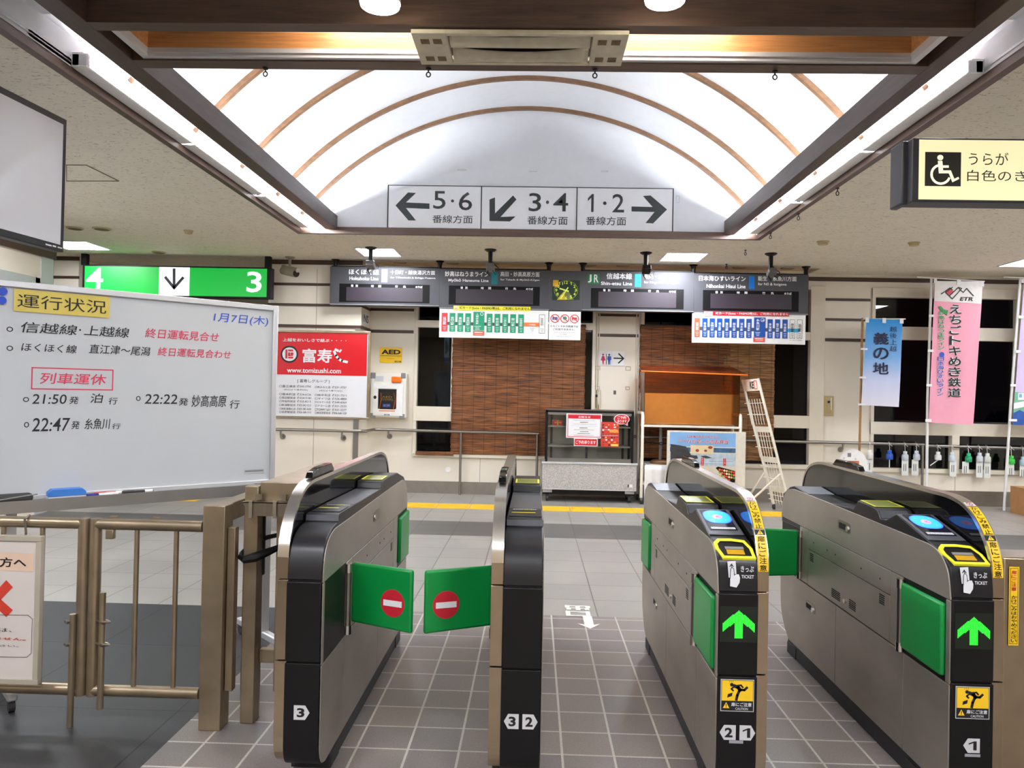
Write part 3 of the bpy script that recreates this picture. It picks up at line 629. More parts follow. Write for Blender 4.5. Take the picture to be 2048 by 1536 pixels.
        F = Face((bx0, 2.632, .727), (1,0,0), (0,.010,.09), px=False)         # hand holding a ticket, and the words
        w_ = cw
        F.poly(LABELW, [(.032,.112),(.060,.114),(.063,.062),(.036,.058)], .003); F.poly(INK, [(.046,.106),(.038,.094),(.0415,.094),(.046,.1),(.0505,.094),(.054,.094)], .0036); F.line(INK, [(.046,.1),(.047,.088)], .0022, .0036)
        F.poly(LABELW, [(.040,.030),(.042,.086),(.047,.092),(.053,.086),(.054,.070),(.070,.070),(.074,.058),(.072,.042),(.064,.030),(.062,.026)], .0042)
        for q in ([(.0405,.056),(.0425,.087),(.047,.093),(.0535,.087),(.0545,.066)], [(.0545,.070),(.060,.070)]): F.line(INK, q, .002, .0048)
        F.text(LABELW, 'きっぷ', (.077,.098), (.121,.078), .003, bold=.02); F.text(LABELW, 'TICKET', (.079,.068), (.121,.057), .003, bold=.015); F.build(root, 'ticket_mark')
        # green arrow made of lamp dots
        d = M(); n = 27; aw, ah = .108, .098; ax, az = bx0+cw*.52, .632
        for i in range(n):
            for j in range(n):
                u, v = (i+.5)/n*2-1, (j+.5)/n*2-1
                if (abs(u) < .25 and v < .45) or (abs(u) <= 1 and .92-abs(u)*.88 > v > .92-abs(u)*.88-.62):
                    x, z = ax+u*aw/2, az+v*ah/2; q = .0014; d.poly([(x-q, 2.6285, z-q), (x+q, 2.6285, z-q), (x+q, 2.6285, z+q), (x-q, 2.6285, z+q)])
        lb_ = M().box(ax-.062, 2.6288, az-.062, ax+.062, 2.6305, az+.058).build('led_board', mat('led_board', (14,26,14), .3), root); d.build('led_arrow', LED, lb_, flat=True)
        # caution sticker
        F = Face((ax-.057, 2.629, .337), px=False); sw, sh = .112, .108
        F.rect(LGREY, (0, sh), (sw, 0), .0004); F.rect(INK, (.0025, sh-.0025), (sw-.0025, .0025), .0008); F.rect(YELLOW, (.004, sh-.004), (sw-.004, .036), .0012)
        F.oval(INK, (.031,.096), (.043,.084), .0016); F.line(INK, [(.046,.086),(.058,.082),(.066,.072)], .012, .0016); F.line(INK, [(.047,.086),(.036,.076),(.042,.07)], .0055, .0017); F.line(INK, [(.056,.088),(.068,.089),(.074,.082)], .0055, .0017)
        F.line(INK, [(.063,.072),(.056,.055),(.053,.040)], .009, .0016); F.line(INK, [(.064,.074),(.079,.073),(.088,.082)], .008, .0016); F.poly(INK, [(.022,.046),(.038,.052),(.040,.064),(.024,.058)], .0016)
        for a in (.030, .036, .042): F.line(INK, [(a,.099),(a-.002,.1025)], .0012, .0016)
        F.poly(YELLOW, [(.008,.011),(.030,.011),(.019,.031)], .0016); F.text(INK, '!', (.0175,.026), (.0205,.013), .002, bold=.04); F.text(LABELW, '扉にご注意', (.036,.031), (.104,.018), .0016, bold=.02); F.text(LABELW, 'CAUTION', (.050,.014), (.092,.006), .0016, bold=.01); F.build(root, 'caution_sticker')
        # strip stickers along the curved hood band
        arc = [(2.650,.80)]+[q for q in HOOD if q[0] < 2.97 and q[1] > .81]; L_ = [0.]
        for a, b in zip(arc, arc[1:]): L_.append(L_[-1]+math.hypot(b[0]-a[0], b[1]-a[1]))
        def on(s, off=.0012):
            for i in range(len(arc)-1):
                if s <= L_[i+1] or i == len(arc)-2:
                    t = (s-L_[i])/(L_[i+1]-L_[i]); a, b = Vector(arc[i]), Vector(arc[i+1]); q = a+(b-a)*t; g = (b-a).normalized(); return Vector((0, q.x-g.y*off, q.y+g.x*off)), Vector((0, g.x, g.y))
        hc, hw = (hx0+hx1)/2, .017
        def band(s0, s1, m_, name, txt=None, tm=INK):
            q = M(); k = 8; q.add([on(s0+(s1-s0)*i/k)[0]+Vector((hc+e*hw, 0, 0)) for i in range(k+1) for e in (-1, 1)], [(2*i, 2*i+1, 2*i+3, 2*i+2) for i in range(k)]); sk_ = q.build(name, m_, root, flat=True)
            if txt:
                n_ = len(txt); g = M(); hh = (s1-s0)/n_
                for i, ch in enumerate(txt):
                    o_, tv = on(s1-hh*(i+.5), .002); vs, fs = glyphs(ch, .01)
                    g.add([o_+Vector((hc, 0, 0))+Vector((1,0,0))*(a-.5)*.025+tv*(b-.5)*hh*.86 for a, b, _k in vs], fs)
                g.build('lettering', tm, sk_, flat=True)
        band(.005, .128, YELLOW, 'warning_sticker', '扉にご注意'); band(.132, .150, INK, 'warning_sticker'); band(.154, .285, YELLOW, 'warning_sticker', 'かけこみ禁止'); band(.292, .318, LABELW, 'warning_sticker')
        for s, m_, g in ((.141, YELLOW, None), (.305, CRIMSON, None)):
            o_, tv = on(s, .0022); Fq = Face(o_+Vector((hc,0,0)), (1,0,0), tv, px=False)
            if m_ is YELLOW: Fq.poly(YELLOW, [(-.011,-.008),(.011,-.008),(0,.0085)], 0); Fq.text(INK, '!', (-.0015,.004), (.0015,-.006), .0006, bold=.04)
            else: Fq.ring(CRIMSON, (-.0115,.0115), (.0115,-.0115), .0022, 0); Fq.line(CRIMSON, [(-.007,.007),(.007,-.007)], .002, .0004); Fq.line(INK, [(-.004,-.006),(.0,.0),(.003,.005)], .002, .0002)
            Fq.build(root, 'band_symbol')
    else:
        f_, w_, h = slope(2.865, .9342, 3.02, .9342)
        slab_on(f_, .008, .012, w_-.008, h-.004, 0, .003).build('ticket_outlet', BLACKBLUE, root, bevel=.001)
        F = Face(f_.o, f_.u, f_.v, px=False); F.rect(LEMON, (.016, h-.052), (w_-.032, h-.064), .0036); F.build(root, 'outlet_stripe')
        F = Face((bx0, 3.02, .9342), (1,0,0), (0,.64,-.008), px=False); rnd = random.Random(3)
        for i in range(11): F.rect(LEMON if 4 < i < 8 else LABELW, (.020+i*.0085, .046), (.020+i*.0085+.006, .030+.004*rnd.random()), .001)
        F.rect(SMOKE, (.004, .60), (w_-.004, .07), .0006); F.build(root, 'outlet_marks')
        f_, w_, h = slope(3.69, .9602, 3.86, .9632); dp_ = slab_on(f_, .014, .012, w_-.014, h-.02, 0, .003).build('display', LCD, root)
        F = Face(f_.o, f_.u, f_.v, px=False); F.frame(LEMON, (.012, h-.016), (w_-.012, .008), .008, .0036); F.build(dp_, 'display_border')
        f_, w_, h = slope(2.8365, .908, 2.8415, .929); slab_on(f_, .002, 0, w_-.002, h, 0, .002).build('step_edge', SMOKE, root)
    return root
def flap(root, x0, y0, x1, y1, zlo, zhi, t=.022, label='green padded flap', sign=False, mirror=False):
    a, b = Vector((x0, y0, 0)), Vector((x1, y1, 0)); u = (b-a).normalized(); n = Vector((u.y, -u.x, 0)); Ln = (b-a).length
    m_ = M(); k = 10
    pts = [(0, zlo[0]), (Ln, zlo[1]), (Ln, zhi[1]), (0, zhi[0])]
    vs = [a+u*p+Vector((0,0,q))+n*s for s in (-t/2, t/2) for p, q in pts]
    m_.add(vs, [(0,1,2,3), (7,6,5,4), (0,4,5,1), (1,5,6,2), (2,6,7,3), (3,7,4,0)])
    fl_ = m_.build('flap', GREENFLAP, root, bevel=.009, smooth=True, label=label)
    if sign:
        s = 1 if n.y < 0 else -1
        F = Face(a+n*s*(t/2), u*s, (0,0,1), px=False); cx = Ln*.70*s; cz = (zlo[0]+zhi[0])/2-.02; r = .052
        F.oval(mat('sign_rim', (180,90,60), .5), (cx-r-.0015, cz+r+.0015), (cx+r+.0015, cz-r-.0015), .0006); F.oval(REDINK, (cx-r, cz+r), (cx+r, cz-r), .0012); F.rect(PAPER, (cx-.041, cz+.011), (cx+.041, cz-.012), .002); F.build(fl_, 'no_entry_sign')
def number(root, n, px0, py0, px1, py1, point):
    F = Face((0, 2.6295, 0)); x0, y0, x1, y1 = F.box((px0, py0), (px1, py1)); F.px = False; w = (x1-x0)*.28; zm = (y0+y1)/2
    if point > 0: F.poly(LGREY, [(x0,y0),(x1-w,y0),(x1,zm),(x1-w,y1),(x0,y1)]); F.text(INK, n, (x0+w*.7, y1-.009), (x1-w*1.15, y0+.009), .002, bold=.035)
    else: F.poly(LGREY, [(x1,y0),(x1,y1),(x0+w,y1),(x0,zm),(x0+w,y0)]); F.text(INK, n, (x0+w*1.15, y1-.009), (x1-w*.7, y0+.009), .002, bold=.035)
    F.build(root, 'number_plate')
G1 = gate(-.877, -.837, -.837, -.712, False, 'black and steel ticket gate numbered 3, beside the bicycle-locked barrier')
G2 = gate(-.134, -.092, -.092, .047, False, 'black and steel ticket gate numbered 3 and 2, seen end-on')
G3 = gate(.772, .812, .636, .772, True, 'ticket gate with yellow ticket slot numbered 2 and 1')
G4 = gate(1.556, 1.598, 1.413, 1.556, True, 'ticket gate with yellow ticket slot numbered 1 only, beside the steel side panel')
def hinge(root, x, y, z0=.45, z1=.715):
    hp_ = M().tube([(x, y, z0), (x, y, z1)], .014, 14).build('hinge_post', STEEL_D, root, smooth=True); q = M(); q.tube([(x, y, z0-.004), (x, y, z0+.03)], .0165, 14); q.tube([(x, y, z1-.03), (x, y, z1+.004)], .0165, 14); q.build('hinge_cap', CHROME, hp_, smooth=True)
GL = 'green padded flap folded back'; GC = 'green padded flap closed across the passage'
hinge(G1, -.708, 2.985); flap(G1, -.70, 3.03, -.445, 2.93, (.482,.472), (.716,.713), label=GC+' with a red no-entry disc', sign=True)
flap(G1, -.706, 4.11, -.706, 4.385, (.47,.46), (.71,.715), label=GL)
hinge(G2, -.138, 2.985); flap(G2, -.142, 3.035, -.402, 2.93, (.482,.472), (.716,.713), label=GC+' with a red no-entry disc', sign=True)
for g, x in ((G3, .636), (G4, 1.413)):
    hinge(g, x-.004, 2.975); flap(g, x-.002, 2.962, x-.002, 2.670, (.464,.462), (.709,.710), label=GL)
flap(G3, .634, 4.11, .634, 4.385, (.47,.455), (.712,.70), label=GL)
hinge(G4, 1.405, 4.075, .46, .70); flap(G4, 1.40, 4.09, 1.15, 4.03, (.468,.470), (.705,.722), label=GC)
number(G1, '3', 588, 1410, 619, 1440, 1); number(G2, '3', 1008, 1427, 1037, 1458, -1); number(G2, '2', 1045, 1428, 1075, 1459, 1)
number(G3, '2', 1439, 1449, 1471, 1480, -1); number(G3, '1', 1479, 1450, 1510, 1481, 1); number(G4, '1', 1926, 1476, 1959, 1506, -1)
for g, px0, px1, py0, py1 in ((G3, 1458, 1486, 1480, 1487), (G4, 1929, 1960, 1507, 1514)):
    F = Face((0, 2.6285, 0)); F.rect(mat('plate_grey', (150,150,156), .4), (px0, py0), (px1, py1)); F.build(g, 'plate_foot')
# steel side panel beyond the last gate
t = thing('side_barrier', 'tan steel side panel with a yellow vertical sticker, beside ticket gate 1', 'barrier', (1.85, 2.72, 0))
M().box(1.604, 2.665, .02, 2.3, 2.80, .872).build('panel', TAN, t, bevel=.006); M().box(1.604, 2.69, 0, 2.3, 2.78, .02).build('plinth', PLINTH, t)
F = plane(2.663); F.rect(YELLOW, (2018, 1133), (2036, 1291)); F.frame(INK, (2020, 1136), (2034, 1288), .0015, .002)
F.vtext(REDINK, '扉にご注意', (2022, 1140), (2032, 1182), .0024, bold=.01); F.vtext(INK, 'かけこみはおやめください', (2022, 1190), (2032, 1285), .0024, bold=.01); F.build(t, 'warning_sticker')
# ================================================================ HANGING SIGNS
BOARD = mat('board_grey', (68,69,75), .45, noise=.03, scale=2); LEDOFF = mat('led_off', (50,42,52), .45, noise=.05, scale=60); BWHITE = mat('board_white_print', (236,237,240), .5, noise=.01)
# platform direction sign on the gable
t = thing('platform_sign', 'long white sign with three black arrows to platforms, on the white gable', 'sign', (-.08, 8.18, 3.128))
sp_ = []
for i, (a, b) in enumerate(((777, 963), (963, 1154), (1154, 1347))):
    x0, z0, x1, z1 = xz((a, 374), (b, 459), 8.165); sp_.append(M().box(x0+.003, 8.165, 3.128, x1-.003, 8.189, 3.578).build('sign_panel', PAPER, t, bevel=.002))
SG = mat('sign_ink', (44,50,50), .5); FS = [plane(8.165) for _ in range(3)]
FS[0].poly(SG, [(791,411),(816,385),(832,386),(812,405),(859,407),(859,418),(812,416),(832,441),(817,441)])
for k, s, a, b in ((0, '5', (867,382), (891,418)), (0, '6', (918,384), (944,421)), (1, '3', (1058,386), (1082,423)), (1, '4', (1107,386), (1136,423)), (2, '1', (1176,388), (1187,424)), (2, '2', (1225,388), (1248,425))): FS[k].text(SG, s, a, b, bold=.005)
for k, a, b in ((0, (902,399), (908,405)), (1, (1092,401), (1098,408)), (2, (1206,403), (1213,410))): FS[k].oval(SG, a, b)
for k, a, b in ((0, (865,430), (945,447)), (1, (1055,432), (1135,450)), (2, (1172,433), (1252,451))): FS[k].text(SG, '番線方面', a, b, bold=.006)
FS[1].poly(SG, [(979,442),(979,399),(990,395),(990,427),(1026,391),(1033,399),(1001,434),(1031,433),(1020,443)])
FS[2].poly(SG, [(1263,413),(1305,414),(1286,392),(1301,391),(1334,419),(1306,447),(1291,446),(1309,424),(1263,423)])
for k in range(3): FS[k].build(sp_[k])
f_ = M()
for x in (-1.598, -.599, .416, 1.431): f_.box(x-.005, 8.160, 3.124, x+.005, 8.189, 3.582)
f_.box(-1.60, 8.160, 3.577, 1.434, 8.189, 3.583); f_.build('frame', INK, t)
tp = mat('tape_residue', (196,196,196), .7); F = plane(8.1895); 
for a, b in (((779,340), (787,353)), ((915,338), (933,342)), ((1058,342), (1074,344)), ((1202,341), (1216,345)), ((1338,342), (1360,346)), ((1352,391), (1359,406))): F.frame(tp, a, b, .008)
tr_ = thing('tape_residue', 'faint tape marks left on the white gable above the sign', 'tape marks', (0, 8.18, 3.6)); F.build(tr_, 'tape')
# departure boards
YD = 9.80
def board(x0, x1, y0, y1, yr0, yr1, label, texts, bar_, led):
    a, b = at(x0, y0, Y=YD), at(x1, yr1, Y=YD); zt = (at(x0, y0, Y=YD).z+at(x1, yr0, Y=YD).z)/2; zb = (at(x0, y1, Y=YD).z+at(x1, yr1, Y=YD).z)/2
    t = thing('departure_board', label, 'departure board', ((a.x+b.x)/2, YD+.08, zb), 0, 'hanging departure boards')
    M().box(a.x+.004, YD, zb, b.x-.004, YD+.10, zt).build('case', BOARD, t, bevel=.004)
    M().box(a.x+.006, YD-.006, zb+.004, b.x-.006, YD, zb+.016).build('lower_lip', GREYM, t); M().box(a.x+.02, YD-.002, zt, b.x-.02, YD+.11, zt+.012).build('top_rail', BLACK, t)
    F = plane(YD); F.rect(mat('led_black', (11,10,12), .5, spec=.2), *led[0], .0015); ls_ = F.build(t, 'led_surround')[0]; F = plane(YD); F.rect(LEDOFF, *led[1], .003); F.build(ls_, 'led_display')
    F = plane(YD); F.rect(*bar_); F.build(t, 'line_colour_bar')
    F = plane(YD)
    for q in texts: F.text(BWHITE, *q[:3], bold=q[3] if len(q) > 3 else .01)
    (lx0, ly0), (lx1, _) = led[1]; w = lx1-lx0
    for s, u, v in (('種', .06, .09), ('別', .12, .15), ('時', .325, .36), ('間', .42, .455), ('行', .64, .675), ('先', .745, .78), ('のりば', .91, 1.0)):
        dy = w*v*.019; F.text(BWHITE, s, (lx0+w*u, ly0-5.2+dy), (lx0+w*v, ly0-.4+dy), .003, bold=.03)
    F.build(t); return t
b1 = board(660, 879, 532, 609, 537, 614, 'grey departure board with a purple line bar, leftmost of four',
    [('ほくほく線', (698,538), (758,550), .02), ('Hokuhoku Line', (699,553), (757,561), .02), ('十日町・越後湯沢方面', (781,540), (870,550)), ('for Tōkamachi & Echigo-Yuzawa', (781,553), (871,559))], (mat('bar_purple', (128,108,214), .4), (763,538), (775,565)), (((679,567), (859,607)), ((693,574), (845,604))))
b2 = board(879, 1099, 537, 617, 541, 621, 'grey departure board with a teal line bar, above the green station strip',
    [('妙高はねうまライン', (890,542), (977,554), .02), ('Myōkō Haneuma Line', (897,557), (977,566), .02), ('高田・妙高高原方面', (1001,543), (1079,554)), ('for Takada & Myōkō-Kōgen', (1001,557), (1079,563))], (mat('bar_teal', (10,122,132), .4), (983,543), (995,569)), (((898,571), (1079,612)), ((912,578), (1066,609))))
b3 = board(1165, 1388, 541, 621, 545, 625, 'grey departure board with a green two-letter mark and a sky-blue bar',
    [('信越本線', (1213,546), (1264,559), .02), ('Shin-etsu Line', (1202,563), (1264,571), .02), ('長岡・新潟方面', (1288,548), (1354,559)), ('for Nagaoka & Niigata', (1288,562), (1358,569))], (mat('bar_sky', (20,178,236), .4), (1270,548), (1282,574)), (((1182,576), (1367,619)), ((1197,583), (1352,616))))
F = plane(YD); jg = mat('mark_green', (24,110,62), .45); F.rect(jg, (1175,547), (1199,568)); F.text(PAPER, 'J', (1176,549), (1183,565), .003, bold=.02); F.text(PAPER, 'R', (1188,549), (1197,565), .003, bold=.02); F.build(b3, 'company_mark')
b4 = board(1388, 1617, 545, 625, 551, 632, 'grey departure board with a royal-blue line bar, rightmost of four',
    [('日本海ひすいライン', (1398,551), (1491,563), .02), ('Nihonkai Hisui Line', (1413,568), (1491,577), .02), ('能生・糸魚川方面', (1516,552), (1593,563)), ('for Nō & Itoigawa', (1516,565), (1573,573))], (mat('bar_blue', (12,108,196), .4), (1498,552), (1509,578)), (((1406,580), (1597,624)), ((1421,587), (1583,619))))
# clock box between the boards
a, b = at(1099, 541, Y=YD), at(1165, 622, Y=YD)
t = thing('wall_clock', 'square grey box clock with a dark green picture dial, between two departure boards', 'clock', ((a.x+b.x)/2, YD+.08, b.z))
M().box(a.x+.004, YD, b.z, b.x-.004, YD+.10, a.z).build('case', BOARD, t, bevel=.004)
F = plane(YD); F.rect(mat('dial_green', (14,46,32), .3, noise=.4, scale=9), (1105,560), (1159,601)); F.rect(mat('dial_olive', (90,96,30), .4), (1113,599.5), (1159,601), .002)
F.poly(mat('dial_gold', (196,170,30), .4, noise=.2), [(1113,600.5),(1128,582),(1131,600.5)], .002); F.poly(mat('dial_moss', (112,116,58), .4, noise=.2), [(1128,582),(1138,584),(1148,600.5),(1131,600.5)], .002); F.rect(mat('dial_amber', (214,160,26), .4, noise=.2), (1106,560), (1117,573), .002); F.build(t, 'dial')
lime = mat('dial_lime', (214,236,96), .4); F = plane(YD); cx, cy = 1132, 580.5
for h in range(1, 13):
    A = math.radians(h*30); x, y = cx+19.5*math.sin(A), cy-15.5*math.cos(A); w = 2.2 if h < 10 else 3.6; F.text(lime, str(h), (x-w+.6*(h == 1), y-3), (x+w-.6*(h == 1), y+3), .003, bold=.02)
for k in range(60):
    A = math.radians(k*6); x, y = cx+23.6*math.sin(A), cy-19*math.cos(A); F.rect(lime, (x-.45, y-.45), (x+.45, y+.45), .003)
F.build(t, 'numerals'); F = plane(YD); F.line(lime, [(1135,575.5),(1120,577.2)], .022, .004) if False else None
F.line(lime, [(1136.5,582.5),(1120,577.2)], .018, .004); F.line(lime, [(1135.8,575.5),(1121.5,597)], .015, .005); F.build(t, 'hands')
# hanger rods
for px, py, lb in ((671, 519, 'black hanger at the left end of the boards'), (880, 523, 'black hanger between purple- and teal-barred boards'), (1098, 527, 'black hanger left of the clock'), (1166, 527, 'black hanger right of the clock'), (1387, 532, 'black hanger between sky-blue- and royal-blue-barred boards'), (1612, 541, 'black hanger at the right end of the boards')):
    p = at(px, py, Y=YD+.05); h = M(); h.lathe([(.055, CZ), (.055, CZ-.006), (.035, CZ-.02), (.026, CZ-.05), (.026, 2.90)], (p.x, p.y, 0), 14)
    tag(h.build('board_hanger', BLACK), lb, 'hanger', 'hangers of the departure boards')
# route strips under boards
RG, RB, RK = mat('route_green', (14,150,108), .45), mat('route_blue', (12,74,160), .45), mat('route_grey', (72,76,78), .45); RR = mat('route_red', (214,44,50), .45); RO = mat('route_orange', (232,120,44), .45); RV = mat('route_vermilion', (226,88,58), .45); RC = mat('route_cyan', (40,160,210), .45)
def strip(tl, tr, br, bl, label):
    A = [at(*p, Y=YD-.01) for p in (tl, tr, br, bl)]; x0, x1 = (A[0].x+A[3].x)/2, (A[1].x+A[2].x)/2; z1, z0 = (A[0].z+A[1].z)/2, (A[2].z+A[3].z)/2
    t = thing('route_map_panel', label, 'sign', ((x0+x1)/2, YD, z0)); M().box(x0, YD-.01, z0, x1, YD+.02, z1).build('panel', WHITE, t, bevel=.003)
    return t, plane(YD-.01)
def stations(F, names, px, ytop, ybot, w, m, slope):
    for i, nm in enumerate(names):
        if nm is None: continue
        x = px[i]; dy = (x-px[0])*slope; mm = m[i]; ink = PAPER
        if mm is None: F.frame(INK, (x-w, ytop+dy), (x+w, ybot+dy), .004, .003); ink = INK
        else: F.rect(mm, (x-w, ytop+dy), (x+w, ybot+dy), .003)
        F.vtext(ink, nm, (x-w*.52, ytop+dy+(ybot-ytop)*.20), (x+w*.52, ytop+dy+(ybot-ytop)*.66), .0045, bold=.02)
        for k in range(3): F.rect(ink, (x-w*(.6-.1*k), ytop+dy+(ybot-ytop)*(.73+.085*k)), (x+w*(.6-.1*k), ytop+dy+(ybot-ytop)*(.755+.085*k)), .0045)
t, F = strip((880,617), (1098,622), (1095,679), (877,674), 'white station strip in green, hung under the teal-barred board')
px = [889, 904.7, 920.5, 936, 958, 979, 994.6, 1010.3, 1026, 1042]
F.poly(RK, [(889,643.5),(1046,646.5),(1046,653),(889,650)], .002); F.poly(RO, [(1046,645),(1079,645.7),(1079,653.7),(1046,653)], .002)
stations(F, ['当駅','春日山駅','高田駅','南高田駅',None,'北新井駅','新井駅','二本木駅','関山駅','妙高高原駅'], px, 625.5, 663, 5.4, [RR]+[RG]*9, .021)
F.rect(RG, (947,623.5), (968.5,661), .003); F.vtext(PAPER, '上越妙高駅', (952,626), (957,649), .0045, bold=.02); F.ring(PAPER, (960.5,624.5), (967,631.5), .006, .0045); F.rect(PAPER, (948.5,652), (962,653.3), .0045); F.rect(PAPER, (950.5,655.3), (959,656.5), .0045); F.rect(PAPER, (950,658.3), (959.5,659.3), .0045)
F.rect(RV, (946.5,661.6), (968,671), .003); F.frame(RG, (946.2,661.2), (968.4,671.4), .004, .004); F.rect(PAPER, (949,664), (965.5,666), .0045); F.rect(PAPER, (950,668), (965,669), .0045)
F.text(PAPER, 'しなの鉄道線', (1056,647.7), (1071,651.5), .003, bold=.01); F.frame(INK, (1078.5,629), (1089.5,666.8), .004, .003); F.vtext(INK, '至長野', (1081.5,636), (1086.5,652), .0045)
for k in range(3): F.rect(INK, (1059+k*2,656+k*2.8), (1069-k,656.7+k*2.8), .003); F.rect(INK, (1080.5+k*.7,657.5+k*2.6), (1087.7-k*.7,658.1+k*2.6), .003)
F.build(t)
t, F = strip((1098.5,622), (1162,624), (1160.5,680.5), (1097,679.5), 'small white notice with three crossed-out card pictures, under the clock')
for i, x in enumerate((1110, 1129.7, 1149)):
    y = 637+i*.4; m_ = (RB, RG, RR)[i]
    if i == 1: F.oval(m_, (x-4,y-4.5), (x+4,y+2.5), .002); F.rect(GREYM, (x-4,y+4), (x+4,y+5), .002)
    else: F.rect(m_, (x-5,y-2.8), (x+5,y+3), .002); F.rect(PAPER, (x-3.5,y+.6), (x+3.5,y+1.6), .0025)
    F.ring(CRIMSON, (x-8.8,y-8.8), (x+8.8,y+8.8), .010, .004); F.line(CRIMSON, [(x-5.8,y-5.8),(x+5.8,y+5.8)], .009, .003)
F.text(INK, 'えちごトキめき鉄道では', (1100.5,650), (1156.5,655), .003, bold=.01); F.text(INK, 'ご利用できません。', (1106,656.5), (1150,661.3), .003, bold=.01); F.text(GREYM, 'These card cannot be used', (1107,663.5), (1149,666), .003); F.text(GREYM, '不可使用', (1120.5,667.4), (1133,670), .003); F.text(GREYM, '사용하실 수 없습니다', (1112,671.6), (1143,674.3), .003); F.build(t)
t, F = strip((1386,625), (1612,632), (1610,690), (1383,684.5), 'white station strip in blue, hung under the royal-blue-barred board')
px = [1394, 1409.5, 1424.3, 1439, 1453.5, 1468.2, 1483, 1497.7, 1518.5, 1540, 1554.8, 1569.8, 1584.5, 1599]
F.poly(RK, [(1394,653),(1572,657),(1572,664),(1394,660.5)], .002); F.poly(RC, [(1572,657),(1597,657.6),(1597,665),(1572,664.4)], .002)
stations(F, ['当駅','谷浜駅','有間川駅','名立駅','筒石駅','能生駅','浦本駅','梶屋敷駅',None,'青海駅','親不知駅','市振駅','越中宮崎駅','泊駅'], px, 636, 674.3, 5, [RV]+[RB]*11+[None, None], .0165)
F.rect(RB, (1508,634.8), (1530.5,674), .003); F.vtext(PAPER, '糸魚川駅', (1512.5,637.5), (1518.5,661), .0045, bold=.02); F.ring(PAPER, (1521,636.5), (1529,644), .005, .0045); F.poly(PAPER, [(1522,641.5),(1528,639),(1528,641.5)], .0045)
for k in range(3): F.rect(PAPER, (1510.5+k,664.5+k*3), (1520-k,665.6+k*3), .0045)
F.rect(RV, (1507,674.6), (1529,683.5), .003); F.frame(RB, (1506.6,674.2), (1529.4,684), .004, .004); F.rect(PAPER, (1510,676.5), (1526,678.3), .0045); F.rect(PAPER, (1511,680), (1525.5,681), .0045)
F.text(INK, 'あいの風とやま鉄道線', (1579,679.6), (1603,682), .003); F.rect(GREYM, (1576,685.6), (1606,686.2), .003); F.build(t)
def banner(tl, br, m, label, txt, ink, cut, dy):
    a, b = at(*tl, Y=YD-.02), at(*br, Y=YD-.02); t = thing('paper_strip', label, 'notice strip', ((a.x+b.x)/2, YD-.018, b.z)); g = Vector((b.x-a.x, 0, 0))
    n = M().box(a.x, YD-.017, b.z, b.x, YD-.015, a.z); n.build('paper', m, t); F = plane(YD-.017)
    F.text(ink, txt, cut[0], cut[1], bold=.02); F.build(t); return t, F
t, F = banner((907,611), (1061,622.5), LEMON, 'yellow paper strip with black writing taped over the green station strip', 'ICカード(Suica・PASMO等)は、ご利用になれません', INK, ((919.5,612.5), (1060,621.5)), 0)
F = plane(YD-.017); F.rect(mat('peach_note', (240,214,150), .5), (908,611.5), (917.5,619.5)); F.text(RV, 'お願い', (909,616), (916.5,618.8), .002); F.build(t, 'small_picture')
t, F = banner((1408,622.5), (1578,632.8), CRIMSON, 'red paper strip with white writing taped over the blue station strip', 'ICカード(Suica・PASMO等)は、ご利用になれません', PAPER, ((1431.5,623.5), (1577,632)), 0)
F = plane(YD-.017); F.rect(PAPER, (1408.5,623), (1425,631.5)); F.text(RR, 'STOP', (1410,624), (1424,630.8), .002, bold=.02); F.build(t, 'stop_mark')
# spot lamps / cameras hung before the boards
SPOTM = mat('spot_silver', (120,120,124), .3, .6)
def spot(px, py, pb, label, tone):
    p = at(px, py, Z=CZ); q = at(px, pb, Y=p.y); t = thing('spot_lamp', label, 'spot lamp', p, 0, 'spot lamps hung before the boards')
    M().lathe([(.07, 0), (.07, -.008), (.05, -.022), (.026, -.03), (.024, -.22)], p, 16).build('stem', BLACK, t, smooth=True)
    e = p-Vector((0,0,.20)); M().tube([e, e+Vector((-.03,-.02,-.07)), e+Vector((0,-.03,-.12))], .008, 6).build('joint', BLACK, t, smooth=True)
    c = Vector((q.x, p.y-.03, q.z)); M().obox(c, (.048,0,0), (0,.05,-.025), (0,.014,.028)).build('lamp_head', tone, t, bevel=.006)
    M().tube([e+Vector((.02,0,.05)), e+Vector((.10,-.01,-.02)), e+Vector((.07,-.03,-.10)), c], .005, 6).build('cable', BLACK, t, smooth=True)
spot(742, 495, 531, 'silver spot lamp hanging before the purple-barred board', SPOTM); spot(981, 499, 536, 'black spot lamp hanging before the teal-barred board', SPOTM)
spot(1292, 505, 540, 'black spot lamp hanging before the sky-blue-barred board', BLACK); spot(1542, 507, 546, 'black spot lamp with looped cable, before the royal-blue-barred board', SPOTM)
# security camera
CAMC = mat('camera_beige', (150,142,122), .45); p = at(580, 514, Z=CZ)
t = thing('security_camera', 'beige security camera on a ceiling stem beside the green sign', 'camera', p)
M().lathe([(.06, 0), (.06, -.012), (.045, -.02), (.018, -.024), (.016, -.16)], p, 16).build('stem', CAMC, t, smooth=True)
a, b = at(566, 541, Y=p.y+.05), at(592, 547, Y=p.y-.12); M().tube([a, b], .052, 18).build('housing', CAMC, t, smooth=True); d_ = (b-a).normalized()
M().tube([b, b+d_*.012], .042, 18).build('lens', GLOSSBLACK, t, smooth=True); M().tube([a+Vector((0,0,.045)), b+d_*.04+Vector((0,0,.045))], .03, 8).build('sun_shield', CAMC, t, smooth=True)
